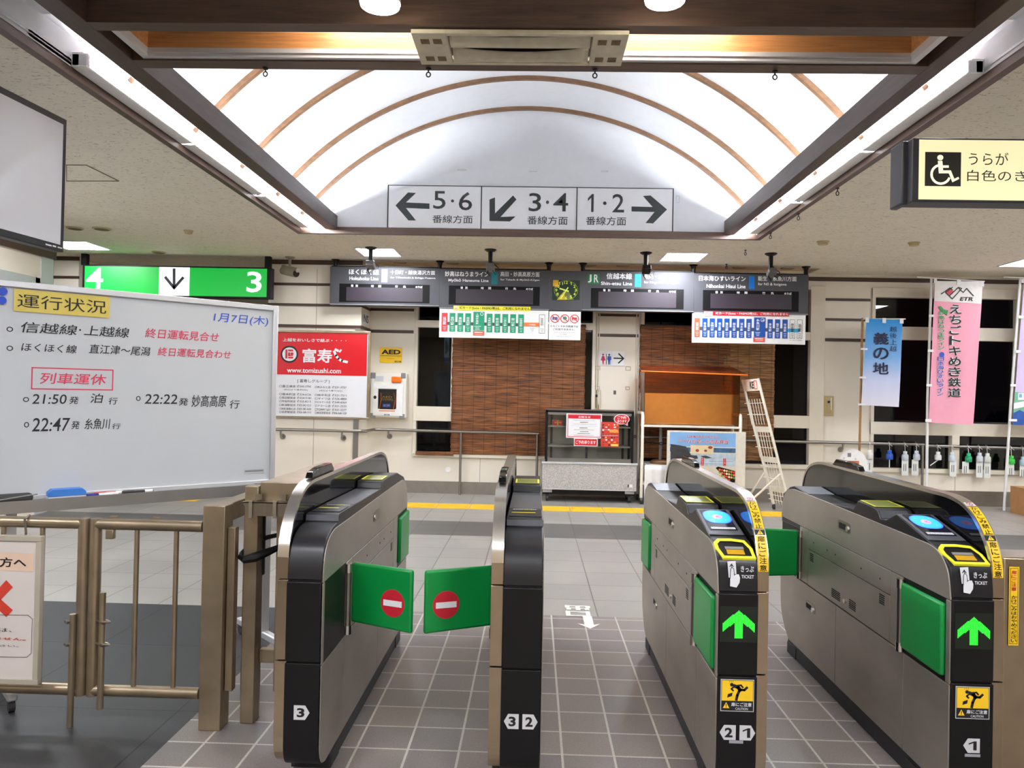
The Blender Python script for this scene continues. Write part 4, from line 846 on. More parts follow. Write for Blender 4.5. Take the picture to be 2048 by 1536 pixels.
# green platform sign over the passage
YG = 9.66; t = thing('platform_sign', 'green lit sign for platforms 4 and 3 with a white arrow square', 'sign', (-4.6, YG, 2.5))
g0, z0, g1, z1 = xz((165, 534), (540, 596), YG); z0 = at(538, 597, Y=YG).z; z1 = at(165, 529, Y=YG).z
M().box(g0, YG+.004, z0, g1, YG+.14, z1).build('case', BLACK, t, bevel=.004)
GS = glow('lit_green', (8,160,54), 1.0*L_SIGN); GW = glow('lit_white', (238,244,250), .9*L_SIGN); F = plane(YG+.004)
x0, _, x1, _ = F.box((170, 533), (533, 596)); F.px = False; F.rect(GS, (x0, z1-.018), (x1, z0+.018)); F.px = True; F.build(t, 'lit_face')
F = plane(YG+.004); F.px = False; a_, c_ = at(318, 560, Y=YG).x, at(379, 560, Y=YG).x; F.rect(GW, (a_, z1-.016), (c_, z0+.016), .003); F.px = True; F.build(t, 'arrow_square')
F = plane(YG+.004); F.text(GW, '4', (173,535), (206,577), .003, bold=.012); F.text(GW, '3', (494,543), (523,585), .003, bold=.015); F.line(SG, [(348.5,539),(348.5,575)], .035, .005); F.line(SG, [(331.5,555),(348.5,576),(366,556)], .035, .005); F.build(t)
for px, py in ((171, 520), (537, 524)):
    p = at(px, py, Y=YG+.07); M().box(p.x-.035, YG+.03, z1, p.x+.035, YG+.10, CZ).build('hanger', BLACK, t)
# wheelchair sign hung at the right
YS = 4.0; t = thing('accessibility_sign', 'lit cream hanging sign with a white wheelchair symbol on black', 'sign', (2.6, YS, 2.38))
ws = M().box(1.92, YS, 2.417, 3.4, YS+.13, 2.747); ws.build('case', mat('case_darkgrey', (48,48,54), .45), t, bevel=.006)
a, b = at(1787, 288, Y=YS+.15), at(1812, 405, Y=YS+.15); M().box(a.x, YS+.05, at(1790,413,Y=YS+.1).z, 1.935, YS+.19, at(1790,287,Y=YS+.1).z).build('end_cap', mat('case_darkgrey', (48,48,54)), t, bevel=.01)
LB = glow('lit_cream', (246,240,190), .62*L_SIGN); F = plane(YS); F.px = False; F.rect(LB, (1.952, 2.737), (3.39, 2.429)); F.px = True; F.build(t, 'lit_face')
F = plane(YS); DK = mat('sign_dark_olive', (34,32,22), .5); F.rect(DK, (1850,304), (1921,373), .002); WS = glow('lit_symbol', (250,246,214), .7*L_SIGN)
F.oval(WS, (1874,310), (1886,321), .003); F.poly(WS, [(1875,322),(1884,322),(1885,331),(1897,331),(1897,336),(1885,336),(1886,341),(1901,341),(1908,358),(1916,354),(1918,358),(1904,365),(1897,347),(1877,347)], .003)
n = 26; cx, cy = 1881, 349
F.line(WS, [(cx+18.5*math.cos(q), cy-18.5*math.sin(q)) for q in [math.radians(105+i*9.2) for i in range(n)]], .011, .003)
F.text(DK, 'うらが', (1937,305), (2016,331), .003); F.text(DK, '白色のきっぷの方は', (1934,340), (2214,366), .003); F.build(t)
for x in (2.75, 3.25): M().tube([(x, YS+.065, 2.745), (x, YS+.065, CZ)], .012, 8).build('hanger', BLACK, t)
# ceiling discs
disc_m = mat('ceiling_disc_cream', (186,170,130), .6)
for px, py, r, lb, nm, ct in ((204, 457, .095, 'larger round ceiling speaker nearest the coffer, beside the monitor', 'ceiling_speaker', 'speaker'), (150, 456, .085, 'round ceiling speaker half hidden behind the monitor', 'ceiling_speaker', 'speaker'), (318, 504, .085, 'round ceiling speaker just before the green platform sign', 'ceiling_speaker', 'speaker'),
                       (377, 461, .05, 'small round ceiling detector left of the coffer', 'ceiling_detector', 'detector'), (1646, 483, .065, 'round cream smoke detector behind the ceiling hooks', 'ceiling_detector', 'detector'), (1828, 485, .06, 'flat round ceiling cover near the right banners', 'ceiling_cover', 'ceiling cover')):
    p = at(px, py, Z=CZ); k = thing(nm, lb, ct, p); M().lathe([(r, 0), (r, -.006), (r*.92, -.012), (r*.8, -.012)], p, 28).build('ring', disc_m, k, smooth=True)
    M().lathe([(r*.80, -.010), (r*.78, -.014 if ct == 'speaker' else -.035), (r*.4, -.014 if ct == 'speaker' else -.04)], p, 24).build('grille', mat('grille_brown', (104,86,60), .7, noise=.2, scale=90) if ct == 'speaker' else disc_m, k, smooth=True)
h = M(); o_ = [at(x, y, Z=CZ-.002) for x, y in ((133,330), (172,330), (238,362), (133,362))]; h.tube(o_, .004, 4, True); struct(h.build('trim_ceiling_hatch', mat('hatch_line', (120,112,92), .8)))
# ================================================================ BACK WALL
# bamboo blinds
def bamboo(name, lo, hi):
    m = mat(name, lo, .7); N, L, b = nodes(m); r = [n for n in N if n.type == 'VALTORGB'][0]
    mp = [n for n in N if n.type == 'MAPPING'][0]; mp.inputs['Scale'].default_value = (3.2, 1, 85); n = [n for n in N if n.type == 'TEX_NOISE'][0]; n.inputs['Scale'].default_value = 1; n.inputs['Detail'].default_value = 3; n.inputs['Distortion'].default_value = .9
    e = r.color_ramp.elements; e[0].color = (*rgb(*lo), 1); e[1].color = (*rgb(*hi), 1); e[0].position = .34; e[1].position = .68
    wv = N.new('ShaderNodeTexWave'); wv.inputs['Scale'].default_value = 2.1; wv.inputs['Distortion'].default_value = 0; t = [q for q in N if q.type == 'TEX_COORD'][0]; L.new(t.outputs['Object'], wv.inputs['Vector'])
    r2 = ramp(N, [(0, (.55,.55,.55)), (.03, (1,1,1))]); L.new(wv.outputs['Fac'], r2.inputs[0]); x = N.new('ShaderNodeMixRGB'); x.blend_type = 'MULTIPLY'; x.inputs[0].default_value = .8
    L.new(r.outputs[0], x.inputs[1]); L.new(r2.outputs[0], x.inputs[2]); L.new(x.outputs[0], b.inputs['Base Color'])
    q = N.new('ShaderNodeBump'); q.inputs['Strength'].default_value = .5; q.inputs['Distance'].default_value = .01; L.new(n.outputs['Fac'], q.inputs['Height']); L.new(q.outputs[0], b.inputs['Normal']); return m
BB1 = bamboo('bamboo_brown', (64,34,16), (156,98,52)); BB2 = bamboo('bamboo_tan', (78,50,26), (176,128,76))
def blind(tl, br, Y, m, label, wob=.012):
    x0, z0, x1, z1 = xz(tl, br, Y); g = M(); k = 60
    def fn(u, v):
        e = wob*(random.random()-.5)*(u in (0, 1)); return (x0+(x1-x0)*u+e, Y+.006*math.sin(v*40+u*3), z0+(z1-z0)*v)
    g.grid(fn, 24, k); t = thing('bamboo_blind', label, 'blind', ((x0+x1)/2, Y, z0)); g.build('slats', m, t, smooth=True, thick=.012)
    r = M(); r.tube([(x0, Y, z1+.008), (x1, Y, z1+.008)], .014, 8); r.build('head_rail', BROWN, t); r = M(); r.tube([(x0, Y, z0), (x1, Y, z0)], .013, 8); r.build('bottom_rail', m, t)
blind((906,648), (1167,912), YB-.048, BB1, 'wide brown bamboo blind covering the window left of the toilet sign')
blind((1281,652), (1456,918), YB-.038, BB1, 'brown bamboo blind behind the orange serving cart')
blind((1448,654), (1546,920), YB-.036, BB2, 'paler bamboo blind behind the white wire rack')
x0, z0, x1, z1 = xz((832,902), (907,911), YB-.05); tag(M().box(x0, YB-.085, z0, x1, YB-.04, z1).build('bamboo_blind_roll', BB1), 'rolled-up brown bamboo blind lying on the left window sill', 'blind')
# red poster
t = thing('wall_poster', 'framed red and white restaurant advertisement poster on the pillar', 'poster', (-2.77, YP-.02, 1.02)); Yq = YP-.03
x0, z0, x1, z1 = xz((553,664), (733,835), Yq); M().box(x0, Yq+.004, z0, x1, YP, z1).build('board', PAPER, t)
fr = M(); w = .03
for q in ((x0-w, z0-w, x1+w, z0), (x0-w, z1, x1+w, z1+w), (x0-w, z0, x0, z1), (x1, z0, x1+w, z1)): fr.box(q[0], Yq-.01, q[1], q[2], YP, q[3])
fr.build('frame', BRONZE, t, bevel=.004)
F = plane(Yq+.003); F.rect(mat('poster_red', (214,26,38), .16, noise=.02), (553,664), (733,752)); F.text(PAPER, '上越をおいしさで結ぶ・・・・', (566,676), (693,685), .002, bold=.02)
F.oval(INK, (562,691), (596,726), .002); F.oval(PAPER, (565,694.5), (593,722.5), .0026)
for a, b in (((571,699), (575,717)), ((576.5,699), (586.5,703)), ((576.5,704.5), (580,712)), ((581,705), (587,710)), ((576.5,713.3), (586.5,717)), ((576.5,710), (586,712))): F.rect(CRIMSON, a, b, .003)
F.text(PAPER, '富寿', (605,697), (664,726), .002, bold=.025); F.line(PAPER, [(671,699),(676,701.5)], .03, .002); F.line(PAPER, [(682,700),(679.5,703.5)], .022, .002); F.line(PAPER, [(668.5,703),(672,711),(677,717.5),(684,722),(694,724)], .032, .002)
F.text(PAPER, 'www.tomizushi.com', (574,735), (682,747), .002, bold=.02); F.text(INK, '[ 富寿しグループ ]', (595,758), (659,767), .002)
rows = [('□直江津店', '✆543-3795', '□㈱みなと店', '✆531-3737', 773), ('', '', '', '', 0), ('□南本町店', '✆524-6136', '□㈱中央店', '✆521-7211', 789), ('□高田駅前店', '✆524-5181', '□ダイワ店', '✆526-4804', 796), ('□市役所前店', '✆525-8215', '□エルマール店', '✆544-6064', 803), ('□新潟駅前店', '✆025-242-1212', '□アコーレ店', '✆521-2535', 810.5), ('□㈱新潟南SC店', '✆025-383-5650', '□TOMMY SAY', '✆521-2277', 818), ('□長野駅前店', '✆026-268-1313', '□㈱長野駅前店', '✆026-268-1328', 824.5)]
for a, b, c, d, y in rows:
    if y:
        for s, u, v, dy in ((a, 559, 591, -3.2), (b, 594, 622, -2.8), (c, 630, 661, -1.5), (d, 664, 693, -1)): F.text(INK, s, (u, y+dy), (v, y+dy+5.4), .002)
F.text(INK, '(北口より徒歩5分)', (568,777.5), (615,782), .002); F.text(INK, '(北口より車で10分)', (639,779.5), (685,784), .002)
F.build(t)
# reveal notice on the pillar side
SI = Face((-2.248, YP, 0), (0,1,0), (0,0,1)); tq = thing('pillar_sticker', 'white sticker with black zigzag on the pillar side', 'sticker', (-2.25, 10.2, 2.2))
a, b = at(724, 623, X=-2.248), at(735, 650, X=-2.248); SI.px = False; SI.rect(PAPER, (.06, a.z), (.40, b.z)); SI.text(INK, 'NS', (.09, a.z-.02), (.37, b.z+.02), .003, bold=.03); SI.build(tq, 'print')
# AED plate and cabinet
t = thing('aed_sign', 'yellow defibrillator plate above the white cabinet', 'sign', at(781, 724, Y=YB)); bar(M(), (760,695), (803,726), YB-.012, .012).build('plate', YELLOW, t)
F = plane(YB-.012); F.text(INK, 'AED', (763,699), (801,709), bold=.04); F.rect(INK, (760.5,711), (803,712.6)); F.rect(INK, (763,714.2), (800,714.8)); F.rect(INK, (774,717), (789,717.7)); F.text(INK, 'SECOM', (789,721.5), (802,725), bold=.03); F.build(t)
t = thing('aed_cabinet', 'white wall cabinet with an orange lamp and a dark bag behind glass', 'cabinet', at(776, 836, Y=YB)); c0 = at(741, 747, Y=YB-.16); Yc = YB-.17
CABW = mat('cabinet_white', (226,224,214), .4, noise=.01); x0, z0, x1, z1 = xz((742,746), (811,836), Yc); M().box(x0, Yc+.015, z0, x1, YB, z1).build('cabinet_body', CABW, t, bevel=.006)
o = M(); a, c, b, d = xz((747,766), (805,832), Yc)
wx0, wz0, wx1, wz1 = xz((756,777), (793,819), Yc)
for q in ((a, c, wx0, d), (wx1, c, b, d), (wx0, c, wx1, wz0), (wx0, wz1, wx1, d)): o.box(q[0], Yc, q[1], q[2], Yc+.02, q[3])
dr_ = o.build('door', WHITE, t); bar(M(), (757,778), (792,818), Yc+.012, .004).build('interior', mat('cabinet_inside', (24,22,24), .6), t)
bg = M(); bx0, bz0, bx1, bz1 = xz((760,785), (790,819), Yc+.01); bg.box(bx0, Yc+.004, bz0, bx1, Yc+.014, bz1); bag_ = bg.build('bag', mat('bag_black', (28,27,30), .7, noise=.2), t, bevel=.004)
F = plane(Yc+.003); F.line(mat('bag_orange', (220,110,50), .5), [(759,819),(762,800),(762,786)], .012); F.line(MATS['bag_orange'], [(787,818),(790,802),(788,786)], .012); F.text(YELLOW, 'AED', (764,792), (784,796)); F.rect(YELLOW, (762,797.5), (786,799)); F.rect(PAPER, (760,801), (788,801.8)); F.rect(mat('label_blue', (44,90,190), .5), (765,807), (781,815)); F.text(PAPER, 'SECOM', (767,809), (779,813), .002); F.build(bag_, 'bag_print')
bar(M(), (757,778), (792,818), Yc+.0005, .001).build('glass', GLASS, dr_)
bar(M(), (783,753), (802,765), Yc-.02, .04).build('lamp', mat('lamp_orange', (240,112,24), .2, noise=.1), t, bevel=.008); bar(M(), (749,752), (767,763), Yc+.01, .006).build('speaker_plate', LGREY, t)
o = M()
for a, b in (((741,745), (751,757)), ((802,746), (811,757)), ((740,826), (750,837)), ((799,828), (809,838))): bar(o, a, b, Yc+.008, .02)
o.build('corner_guard', GREYM, t, bevel=.003); F = plane(Yc); F.text(INK, 'SECOM', (768,828), (779,831), bold=.02); F.rect(RO, (758,820.5), (790,823)); F.oval(INK, (747,791), (753,798)); F.build(t)
o = thing('wall_plate', 'small round white cover plate low on the wall below window', 'cover', at(896, 939, Y=YB)); M().tube([at(896,939,Y=YB-.012), at(896,939,Y=YB)], .036, 20).build('plate', WHITE, o)
# handrails
def rail(name, runs, posts, brackets, label, r=.02):
    t = thing(name, label, 'handrail', (runs[0][0][0], runs[0][0][1], 0))
    for q in runs: M().tube(q, r, 14).build('rail', STEEL_D, t, smooth=True)
    for x, y, z in posts: M().tube([(x, y, 0), (x, y, z)], r*.85, 12).build('post', STEEL_D, t, smooth=True)
    for x, y, z, yw in brackets:
        b = M(); b.tube([(x, y, z-r), (x, y, z-.075), (x, y+.03, z-.095), (x, yw-.006, z-.095)], .012, 10); b.tube([(x, yw-.012, z-.095), (x, yw, z-.095)], .036, 16); b.build('bracket', STEEL_D, t, smooth=True)
    return t
zr = .853; y1, y2 = YP-.09, YB-.10
pz = [at(x, 862, Y=yy)[0] for x, yy in ((557, y1), (684, y1), (777, y2), (922, y2), (1075, y2))]
rail('handrail', [[(-3.42, y1, zr), (-2.21, y1, zr), (-2.16, y1+.06, zr), (-2.16, y2-.03, zr), (-2.13, y2, zr), (pz[4]+.02, y2, zr-.008)]], [(pz[3], y2, zr), (pz[4], y2, zr-.01)], [(pz[0]+.03, y1, zr, YP), (pz[1], y1, zr, YP), (pz[2], y2, zr, YB)], 'steel handrail running from the poster pillar past the bamboo blind')
xr0, xr1, zq = at(1490, 880, Y=y2)[0], at(1850, 889, Y=y2)[0], .81
rail('handrail', [[(1.34, y2+.02, zr-.02), (2.2, y2+.02, zr-.03), (xr0+.3, y2+.02, zq), (xr1, y2+.02, zq)], [(xr1+.02, y2+.02, zq-.015), (7.9, y2+.02, zq-.03)]], [(xr1-.02, y2+.02, zq)], [(at(1687,890,Y=y2)[0], y2+.02, zq, YB)], 'steel handrail below the right windows with bottles tied to it')
# service panel: toilet sign and handle plates
t = thing('toilet_sign', 'white toilet sign with red and blue figures and arrow right', 'sign', at(1223, 732, Y=YB)); bar(M(), (1196,701), (1250,732), YB-.012, .012).build('plate', WHITE, t, bevel=.002)
F = plane(YB-.012); WR, WB_ = mat('figure_red', (196,40,92), .5), mat('figure_blue', (30,74,160), .5)
F.oval(WR, (1204.2,707.4), (1208.2,711.3)); F.poly(WR, [(1204,712),(1208.5,712),(1211.2,721),(1208,721),(1208,728.5),(1206.7,728.5),(1206.3,722),(1205.6,728.5),(1204.4,728.5),(1204.4,721),(1201.3,721)])
F.oval(WB_, (1216.4,707.8), (1220.4,711.7)); F.poly(WB_, [(1215,712.3),(1221.8,712.3),(1222.6,720),(1221,720),(1220.6,729),(1218.8,729),(1218.4,721),(1218,729),(1216.2,729),(1215.8,720),(1214.2,720)]); F.rect(INK, (1212,707.8), (1213,729)); F.frame(LGREY, (1200,706), (1223.5,730), .004)
F.line(INK, [(1228,716.5),(1246,716.8)], .018); F.line(INK, [(1237.5,707.5),(1247,717),(1237,726)], .018); F.build(t)
for nm, a, b in (('left', (1185,779), (1201,822)), ('right', (1648,792), (1667,832))):
    t = thing('call_button', 'cream call-button plate on the service panel beside the blind' if nm == 'left' else 'gold call-button plate on the wall near blue banner', 'button plate', at(*b, Y=YB)); g = mat('plate_cream', (204,194,160), .4) if nm == 'left' else mat('plate_gold', (188,170,120), .35, .3)
    bar(M(), a, b, YB-.02, .02).build('plate', g, t, bevel=.004); F = plane(YB-.02); w, h = b[0]-a[0], b[1]-a[1]
    F.frame(BRONZE, (a[0]+w*.34, a[1]+h*.22), (a[0]+w*.66, a[1]+h*.86), .004); F.rect(INK, (a[0]+w*.38, a[1]+h*.24), (a[0]+w*.62, a[1]+h*.36)); F.rect(PAPER, (a[0]+w*.72, a[1]+h*.1), (a[0]+w*.80, a[1]+h*.7)); F.build(t, 'button')
rs = thing('tape_residue', 'brown tape marks left under the toilet sign', 'tape marks', at(1223, 790, Y=YB)); F = plane(YB-.002); br = mat('tape_brown', (150,124,92), .7)
for a, b in (((1190,732), (1200,740)), ((1251,733), (1261,741)), ((1189,772), (1199,779)), ((1251,773), (1259,780))): F.frame(br, a, b, .006)
F.rect(mat('tape_dark', (92,84,74), .7), (1227,781), (1232,789)); F.build(rs, 'tape')
# refrigerated display case
YF = 9.9; t = thing('display_fridge', 'black-framed glass display fridge on a speckled grey base with castors', 'display fridge', (.73, 10.05, 0))
SPK = mat('speckled_grey', (176,174,172), .6, noise=.35, scale=110); x0, x1 = .128, 1.335; D = .44
M().box(x0, YF, .165, x1, YF+D, .488).build('base', SPK, t, bevel=.004); M().box(x0-.012, YF-.012, .488, x1+.012, YF+D, .512).build('counter_edge', ALU, t, bevel=.004); M().box(x0+.01, YF+.06, .09, x1-.01, YF+D, .165).build('underframe', BLACK, t)
M().box(x0, YF-.003, .158, x1, YF+.01, .168).build('lower_edge', ALU, t)
fr = M(); X0, X1, Z0, Z1 = .16, 1.29, .512, 1.175; Y0, Y1 = YF+.02, YF+D-.02
for x in (X0, X1-.028):
    for y in (Y0, Y1-.028): fr.box(x, y, Z0, x+.028, y+.028, Z1)
for y in (Y0, Y1-.028): fr.box(X0, y, Z1-.028, X1, y+.028, Z1)
for x in (X0, X1-.028): fr.box(x, Y0, Z1-.028, x+.028, Y1, Z1)
fr.build('frame', BLACK, t, bevel=.003); M().box(X0, Y0, Z1, X1, Y1, Z1+.012).build('top', mat('fridge_top', (96,84,74), .4), t)
fi = M(); fi.box(X0+.03, Y0+.004, Z0, X1-.03, Y0+.03, Z0+.05); fi.box(X0+.03, Y0+.004, Z1-.06, X1-.03, Y0+.016, Z1-.028); fi.build('inner_trim', STEEL_D, t)
FBK = mat('fridge_back', (190,190,178), .5); M().box(X0+.02, Y1-.02, Z0, X1-.02, Y1-.01, Z1-.03).build('back_panel', FBK, t); M().box(X0+.02, Y0+.02, Z0+.002, X1-.02, Y1-.02, Z0+.02).build('well', DARKGREY, t)
bp = M()
for x in (X0+.07, .70, X1-.11): bp.box(x, Y1-.03, Z0, x+.03, Y1-.02, Z1-.05)
bp.build('shelf_post', DARKGREY, t)
SHF = mat('fridge_shelf', (170,168,150), .3)
for z in (.70, .955): M().box(X0+.035, Y0+.06, z, X1-.035, Y1-.03, z+.022).build('shelf', SHF, t, bevel=.003)
gl = M(); gl.box(X0+.028, Y0+.008, Z0, X1-.028, Y0+.013, Z1-.028)
for x in (X0+.01, X1-.015): gl.box(x, Y0+.028, Z0, x+.005, Y1-.028, Z1-.028)
gl.build('glass', GLASS, t)
for x in (x0+.07, x1-.08):
    for y in (YF+.09, YF+D-.07):
        cs = M(); cs.tube([(x-.016, y, .042), (x+.016, y, .042)], .042, 18); cs.box(x-.02, y-.02, .05, x+.02, y+.03, .12); cs.build('castor', DARKGREY, t, smooth=True)
    br_ = M(); br_.box(x-.06, YF+.045, .115, x+.06, YF+.06, .152); br_.build('castor_plate', LGREY, t)
sw = M().box(1.245, YF-.005, .205, 1.285, YF, .245); sw.build('switch_plate', WHITE, t); M().box(1.222, YF-.004, .205, 1.234, YF, .245).build('power_button', BLACK, t)
def notice(name, label, cat, Y, tl, br, m, fn, th=.003):
    f_ = plane(Y); a, b, c, d = f_.box(tl, br); k = thing(name, label, cat, ((a+c)/2, Y, b)); M().box(a, Y, b, c, Y+th, d).build('sheet', m, k); fn(f_); f_.build(k, 'print'); return k
YN = Y0+.003
def n1(F):
    F.frame(RR, (1135.5,828.5), (1201,875), .008); F.rect(CRIMSON, (1137,830), (1200.5,838)); F.text(PAPER, 'お知らせ', (1157,831.7), (1181,836.3), .002, bold=.03)
    for k, (u, v) in enumerate(((1146,1190), (1160,1176), (1145,1192), (1142,1195), (1159,1175), (1148,1188), (1160,1177), (1155,1180), (1148,1188))): F.rect(DARKGREY, (u, 840.3+k*3.7), (v, 841.6+k*3.7), .002)
notice('fridge_notice', 'white notice with red heading taped on the display fridge glass', 'notice', YN, (1133,827), (1203,877), PAPER, n1)
notice('fridge_notice', 'small red notice with white writing below the larger one on the fridge', 'notice', YN, (1148,876), (1195,893), PAPER, lambda F: (F.rect(CRIMSON, (1149.5,877.5), (1193.5,891.5)), F.text(PAPER, 'ご予約承ります', (1151.5,880.5), (1191.5,888.5), .002, bold=.02)))
def n3(F):
    r = random.Random(5); cs = [mat('food_%d' % i, c, .5) for i, c in enumerate(((236,200,90), (250,240,230), (150,60,40), (90,50,90), (240,150,60), (60,40,40)))]
    for j in range(9):
        for i in range(6):
            x, y = 1204.5+i*5.7, 848+j*5; 
            if r.random() < .8: F.oval(r.choice(cs), (x, y), (x+3+2*r.random(), y+2.5+1.5*r.random()), .002, 10)
    for y in (859, 870.5): F.rect(PAPER, (1204, y), (1236, y+1.2), .0024)
    F.rect(cs[4], (1219,859.5), (1236,865.5), .0026); F.rect(cs[0], (1222,888), (1236,892.5), .0026)
notice('food_flyer', 'red flyer crowded with little food pictures on the fridge glass', 'flyer', YN, (1202.5,844), (1237.5,894), mat('flyer_red', (206,60,44), .4), n3)
k = thing('speech_bubble_card', 'red speech-bubble card with white rim at the fridge corner', 'card', at(1243, 852, Y=YN-.004)); F = plane(YN-.004); F.oval(PAPER, (1228,828), (1259,849), .0); F.poly(PAPER, [(1247,846),(1255,852),(1255,843)], .0); F.oval(CRIMSON, (1229.5,829.4), (1257.5,847.6), .001); F.poly(CRIMSON, [(1248,845),(1253.5,850),(1253.5,843)], .001)
F.text(PAPER, 'ご予約', (1235,832), (1252,838), .002, bold=.02); F.text(PAPER, '承ります', (1234.5,839.5), (1253,845.5), .002, bold=.02); F.build(k, 'card')
a = at(1115, 851, Y=YF+.2); k = thing('gift_box', 'small red box with a yellow ribbon on the upper fridge shelf', 'box', (a.x, YF+.2, .977)); M().box(a.x-.07, YF+.15, .977, a.x+.07, YF+.25, 1.045).build('box', CRIMSON, k, bevel=.003)
M().box(a.x-.008, YF+.148, .977, a.x+.008, YF+.252, 1.0465).box(a.x-.04, YF+.1485, 1.003, a.x+.05, YF+.15, 1.014).build('ribbon', YELLOW, k)
# orange serving cart
YC = 9.86; cx0, cx1 = 1.375, 2.655; CD = .43
t = thing('serving_cart', 'white two-shelf cart with an orange clear hood', 'cart', ((cx0+cx1)/2, YC+CD/2, 0)); CW = mat('cart_white', (226,220,206), .4, noise=.02)
for x in (cx0+.02, cx1-.02):
    for y in (YC+.02, YC+CD-.02):
        p = M(); p.tube([(x, y, .08), (x, y, 1.12), (x, y+(.02 if y < YC+.2 else -.02), 1.16)], .021, 12); p.build('leg', CW, t, smooth=True); M().tube([(x-.014, y, .04), (x+.014, y, .04)], .04, 14).build('castor', DARKGREY, t, smooth=True)
    M().tube([(x, YC+.04, 1.16), (x, YC+CD-.04, 1.16)], .021, 12).build('side_rail', CW, t, smooth=True)
M().box(cx0+.03, YC, .985, cx1-.03, YC+CD, 1.012).build('tray', CW, t, bevel=.004); M().box(cx0+.03, YC, .25, cx1-.03, YC+CD, .275).build('lower_tray', CW, t, bevel=.004)
M().box(cx0+.03, YC+CD-.03, 1.012, cx1-.03, YC+CD-.018, 1.42).build('back_board', mat('cart_back', (244,232,206), .4), t, bevel=.02)
ORG = thin_glass('orange_acrylic', tint=(255,206,128), body=(255,160,50), bodyfac=.08); ORGD = thin_glass('orange_acrylic_roof', tint=(255,196,134), body=(200,96,56), bodyfac=.42)
hd = M(); hx0, hx1, hz0, hz1 = cx0+.035, cx1-.035, 1.02, 1.70
hd.box(hx0, YC+.02, hz0, hx0+.006, YC+CD-.012, hz1); hd.box(hx1-.006, YC+.02, hz0, hx1, YC+CD-.012, hz1); hd.box(hx0, YC+CD-.012, hz0, hx1, YC+CD-.006, hz1)
hd.build('hood', ORG, t); M().box(hx0+.006, YC+.02, hz0+.02, hx1-.006, YC+.025, hz1-.02).build('front_screen', thin_glass('orange_screen', tint=(255,240,208)), t)
rf = M(); rf.add([(hx0-.05, YC-.04, hz1-.005), (hx1+.08, YC-.04, hz1-.03), (hx1+.0, YC+CD, hz1+.085), (hx0-.02, YC+CD, hz1+.085)], [(0,1,2,3)]); rf.build('hood_roof', ORGD, t, thick=.008, flat=True)
M().tube([(hx0-.05, YC-.04, hz1-.005), (hx1+.08, YC-.04, hz1-.03)], .008, 8).build('roof_edge', mat('orange_edge', (240,120,30), .3), t, smooth=True)
k = thing('tray_notice', 'white notice with red border lying on the orange cart tray', 'notice', (1.98, YC+.2, 1.013)); F = Face((1.98, YC+.03, 1.0135), (1,0,0), (0,1,0), px=False); F.poly(RR, [(-.20,.33),(.17,.33),(.24,.0),(-.17,.0)], .0005); F.poly(PAPER, [(-.185,.285),(.155,.285),(.225,.012),(-.158,.012)], .001)
for q in range(5): F.rect(GREYM, (-.12, .25-q*.045), (.14, .24-q*.045), .0015)
F.build(k, 'print')
k = thing('plinth_cover', 'white sheet hanging over the lower shelf of the cart', 'sheet', (1.55, YC-.01, .06)); g = M(); g.grid(lambda u, v: (cx0+.05+.40*u, YC-.02+.008*math.sin(u*22), .06+.44*v), 24, 6); g.build('sheet', mat('sheet_white', (226,226,228), .7), k, smooth=True, thick=.003)
k = thing('chain_stand', 'round brown base with grey post and black chain behind the cart', 'barrier post', (1.72, YC+.28, .276)); c = Vector((1.70, YC+.27, .276)); M().lathe([(.17, 0), (.17, .03), (.14, .05), (.03, .055)], (1.70, YC+.22, .504), 24).build('base', mat('base_brown', (120,84,50), .5), k); M().tube([(1.66, YC+.22, .555), (1.66, YC+.22, .975)], .02, 10).build('post', GREYM, k, smooth=True)
M().box(1.45, YC+.05, .276, 1.95, YC+.42, .503).build('block', WHITE, k)
ch = M()
for i in range(9):
    cxx = 1.43+i*.055; z = .79-.02*math.sin(i/8*math.pi)
    pts = [(cxx+.034*math.cos(a), YC+.12+(.012*math.sin(a) if i % 2 else 0), z+(0 if i % 2 else .014*math.sin(a))) for a in [j*math.pi/4 for j in range(8)]]; ch.tube(pts, .006, 6, True)
ch.build('chain', BLACK, k, smooth=True)
# poster on an easel before the cart
YE = 9.72; t = thing('poster_stand', 'white board stand with a seaside boxed-lunch poster before the cart', 'poster stand', at(1410, 1000, Y=YE))
x0, z0, x1, z1 = xz((1335,861), (1490,985), YE); M().box(x0, YE, .04, x1, YE+.035, z1).build('board', mat('stand_white', (216,212,200), .6, noise=.06, scale=20), t, bevel=.004); 
for x in (x0+.06, x1-.06): M().box(x-.03, YE+.0, 0, x+.03, YE+.10, .05).build('foot', CW, t)
F = plane(YE); SKY, SEA, FOAM, ROCK, SAND = mat('print_sky', (128,174,222), .4, noise=.12, scale=4), mat('print_sea', (60,94,130), .4, noise=.35, scale=14), mat('print_foam', (176,194,208), .4, noise=.16, scale=18), mat('print_rock', (52,54,56), .5, noise=.4, scale=16), mat('print_sand', (206,200,186), .5, noise=.06)
F.rect(SKY, (1340,864), (1471,895)); F.rect(SEA, (1340,894), (1471,906), .0018); F.rect(FOAM, (1340,905), (1471,936), .0018); F.rect(SAND, (1340,930), (1471,990), .002); F.poly(ROCK, [(1341,888),(1356,890),(1372,893),(1378,902),(1382,910),(1394,911),(1396,917),(1386,919),(1368,920),(1341,923)], .0024); F.poly(ROCK, [(1400,912),(1412,911),(1424,916),(1412,917)], .0024)
for y, u, v in ((898,1432,1470), (903,1440,1468), (922,1418,1466), (927,1400,1450)): F.rect(SEA, (u,y), (v,y+1.6), .0024)
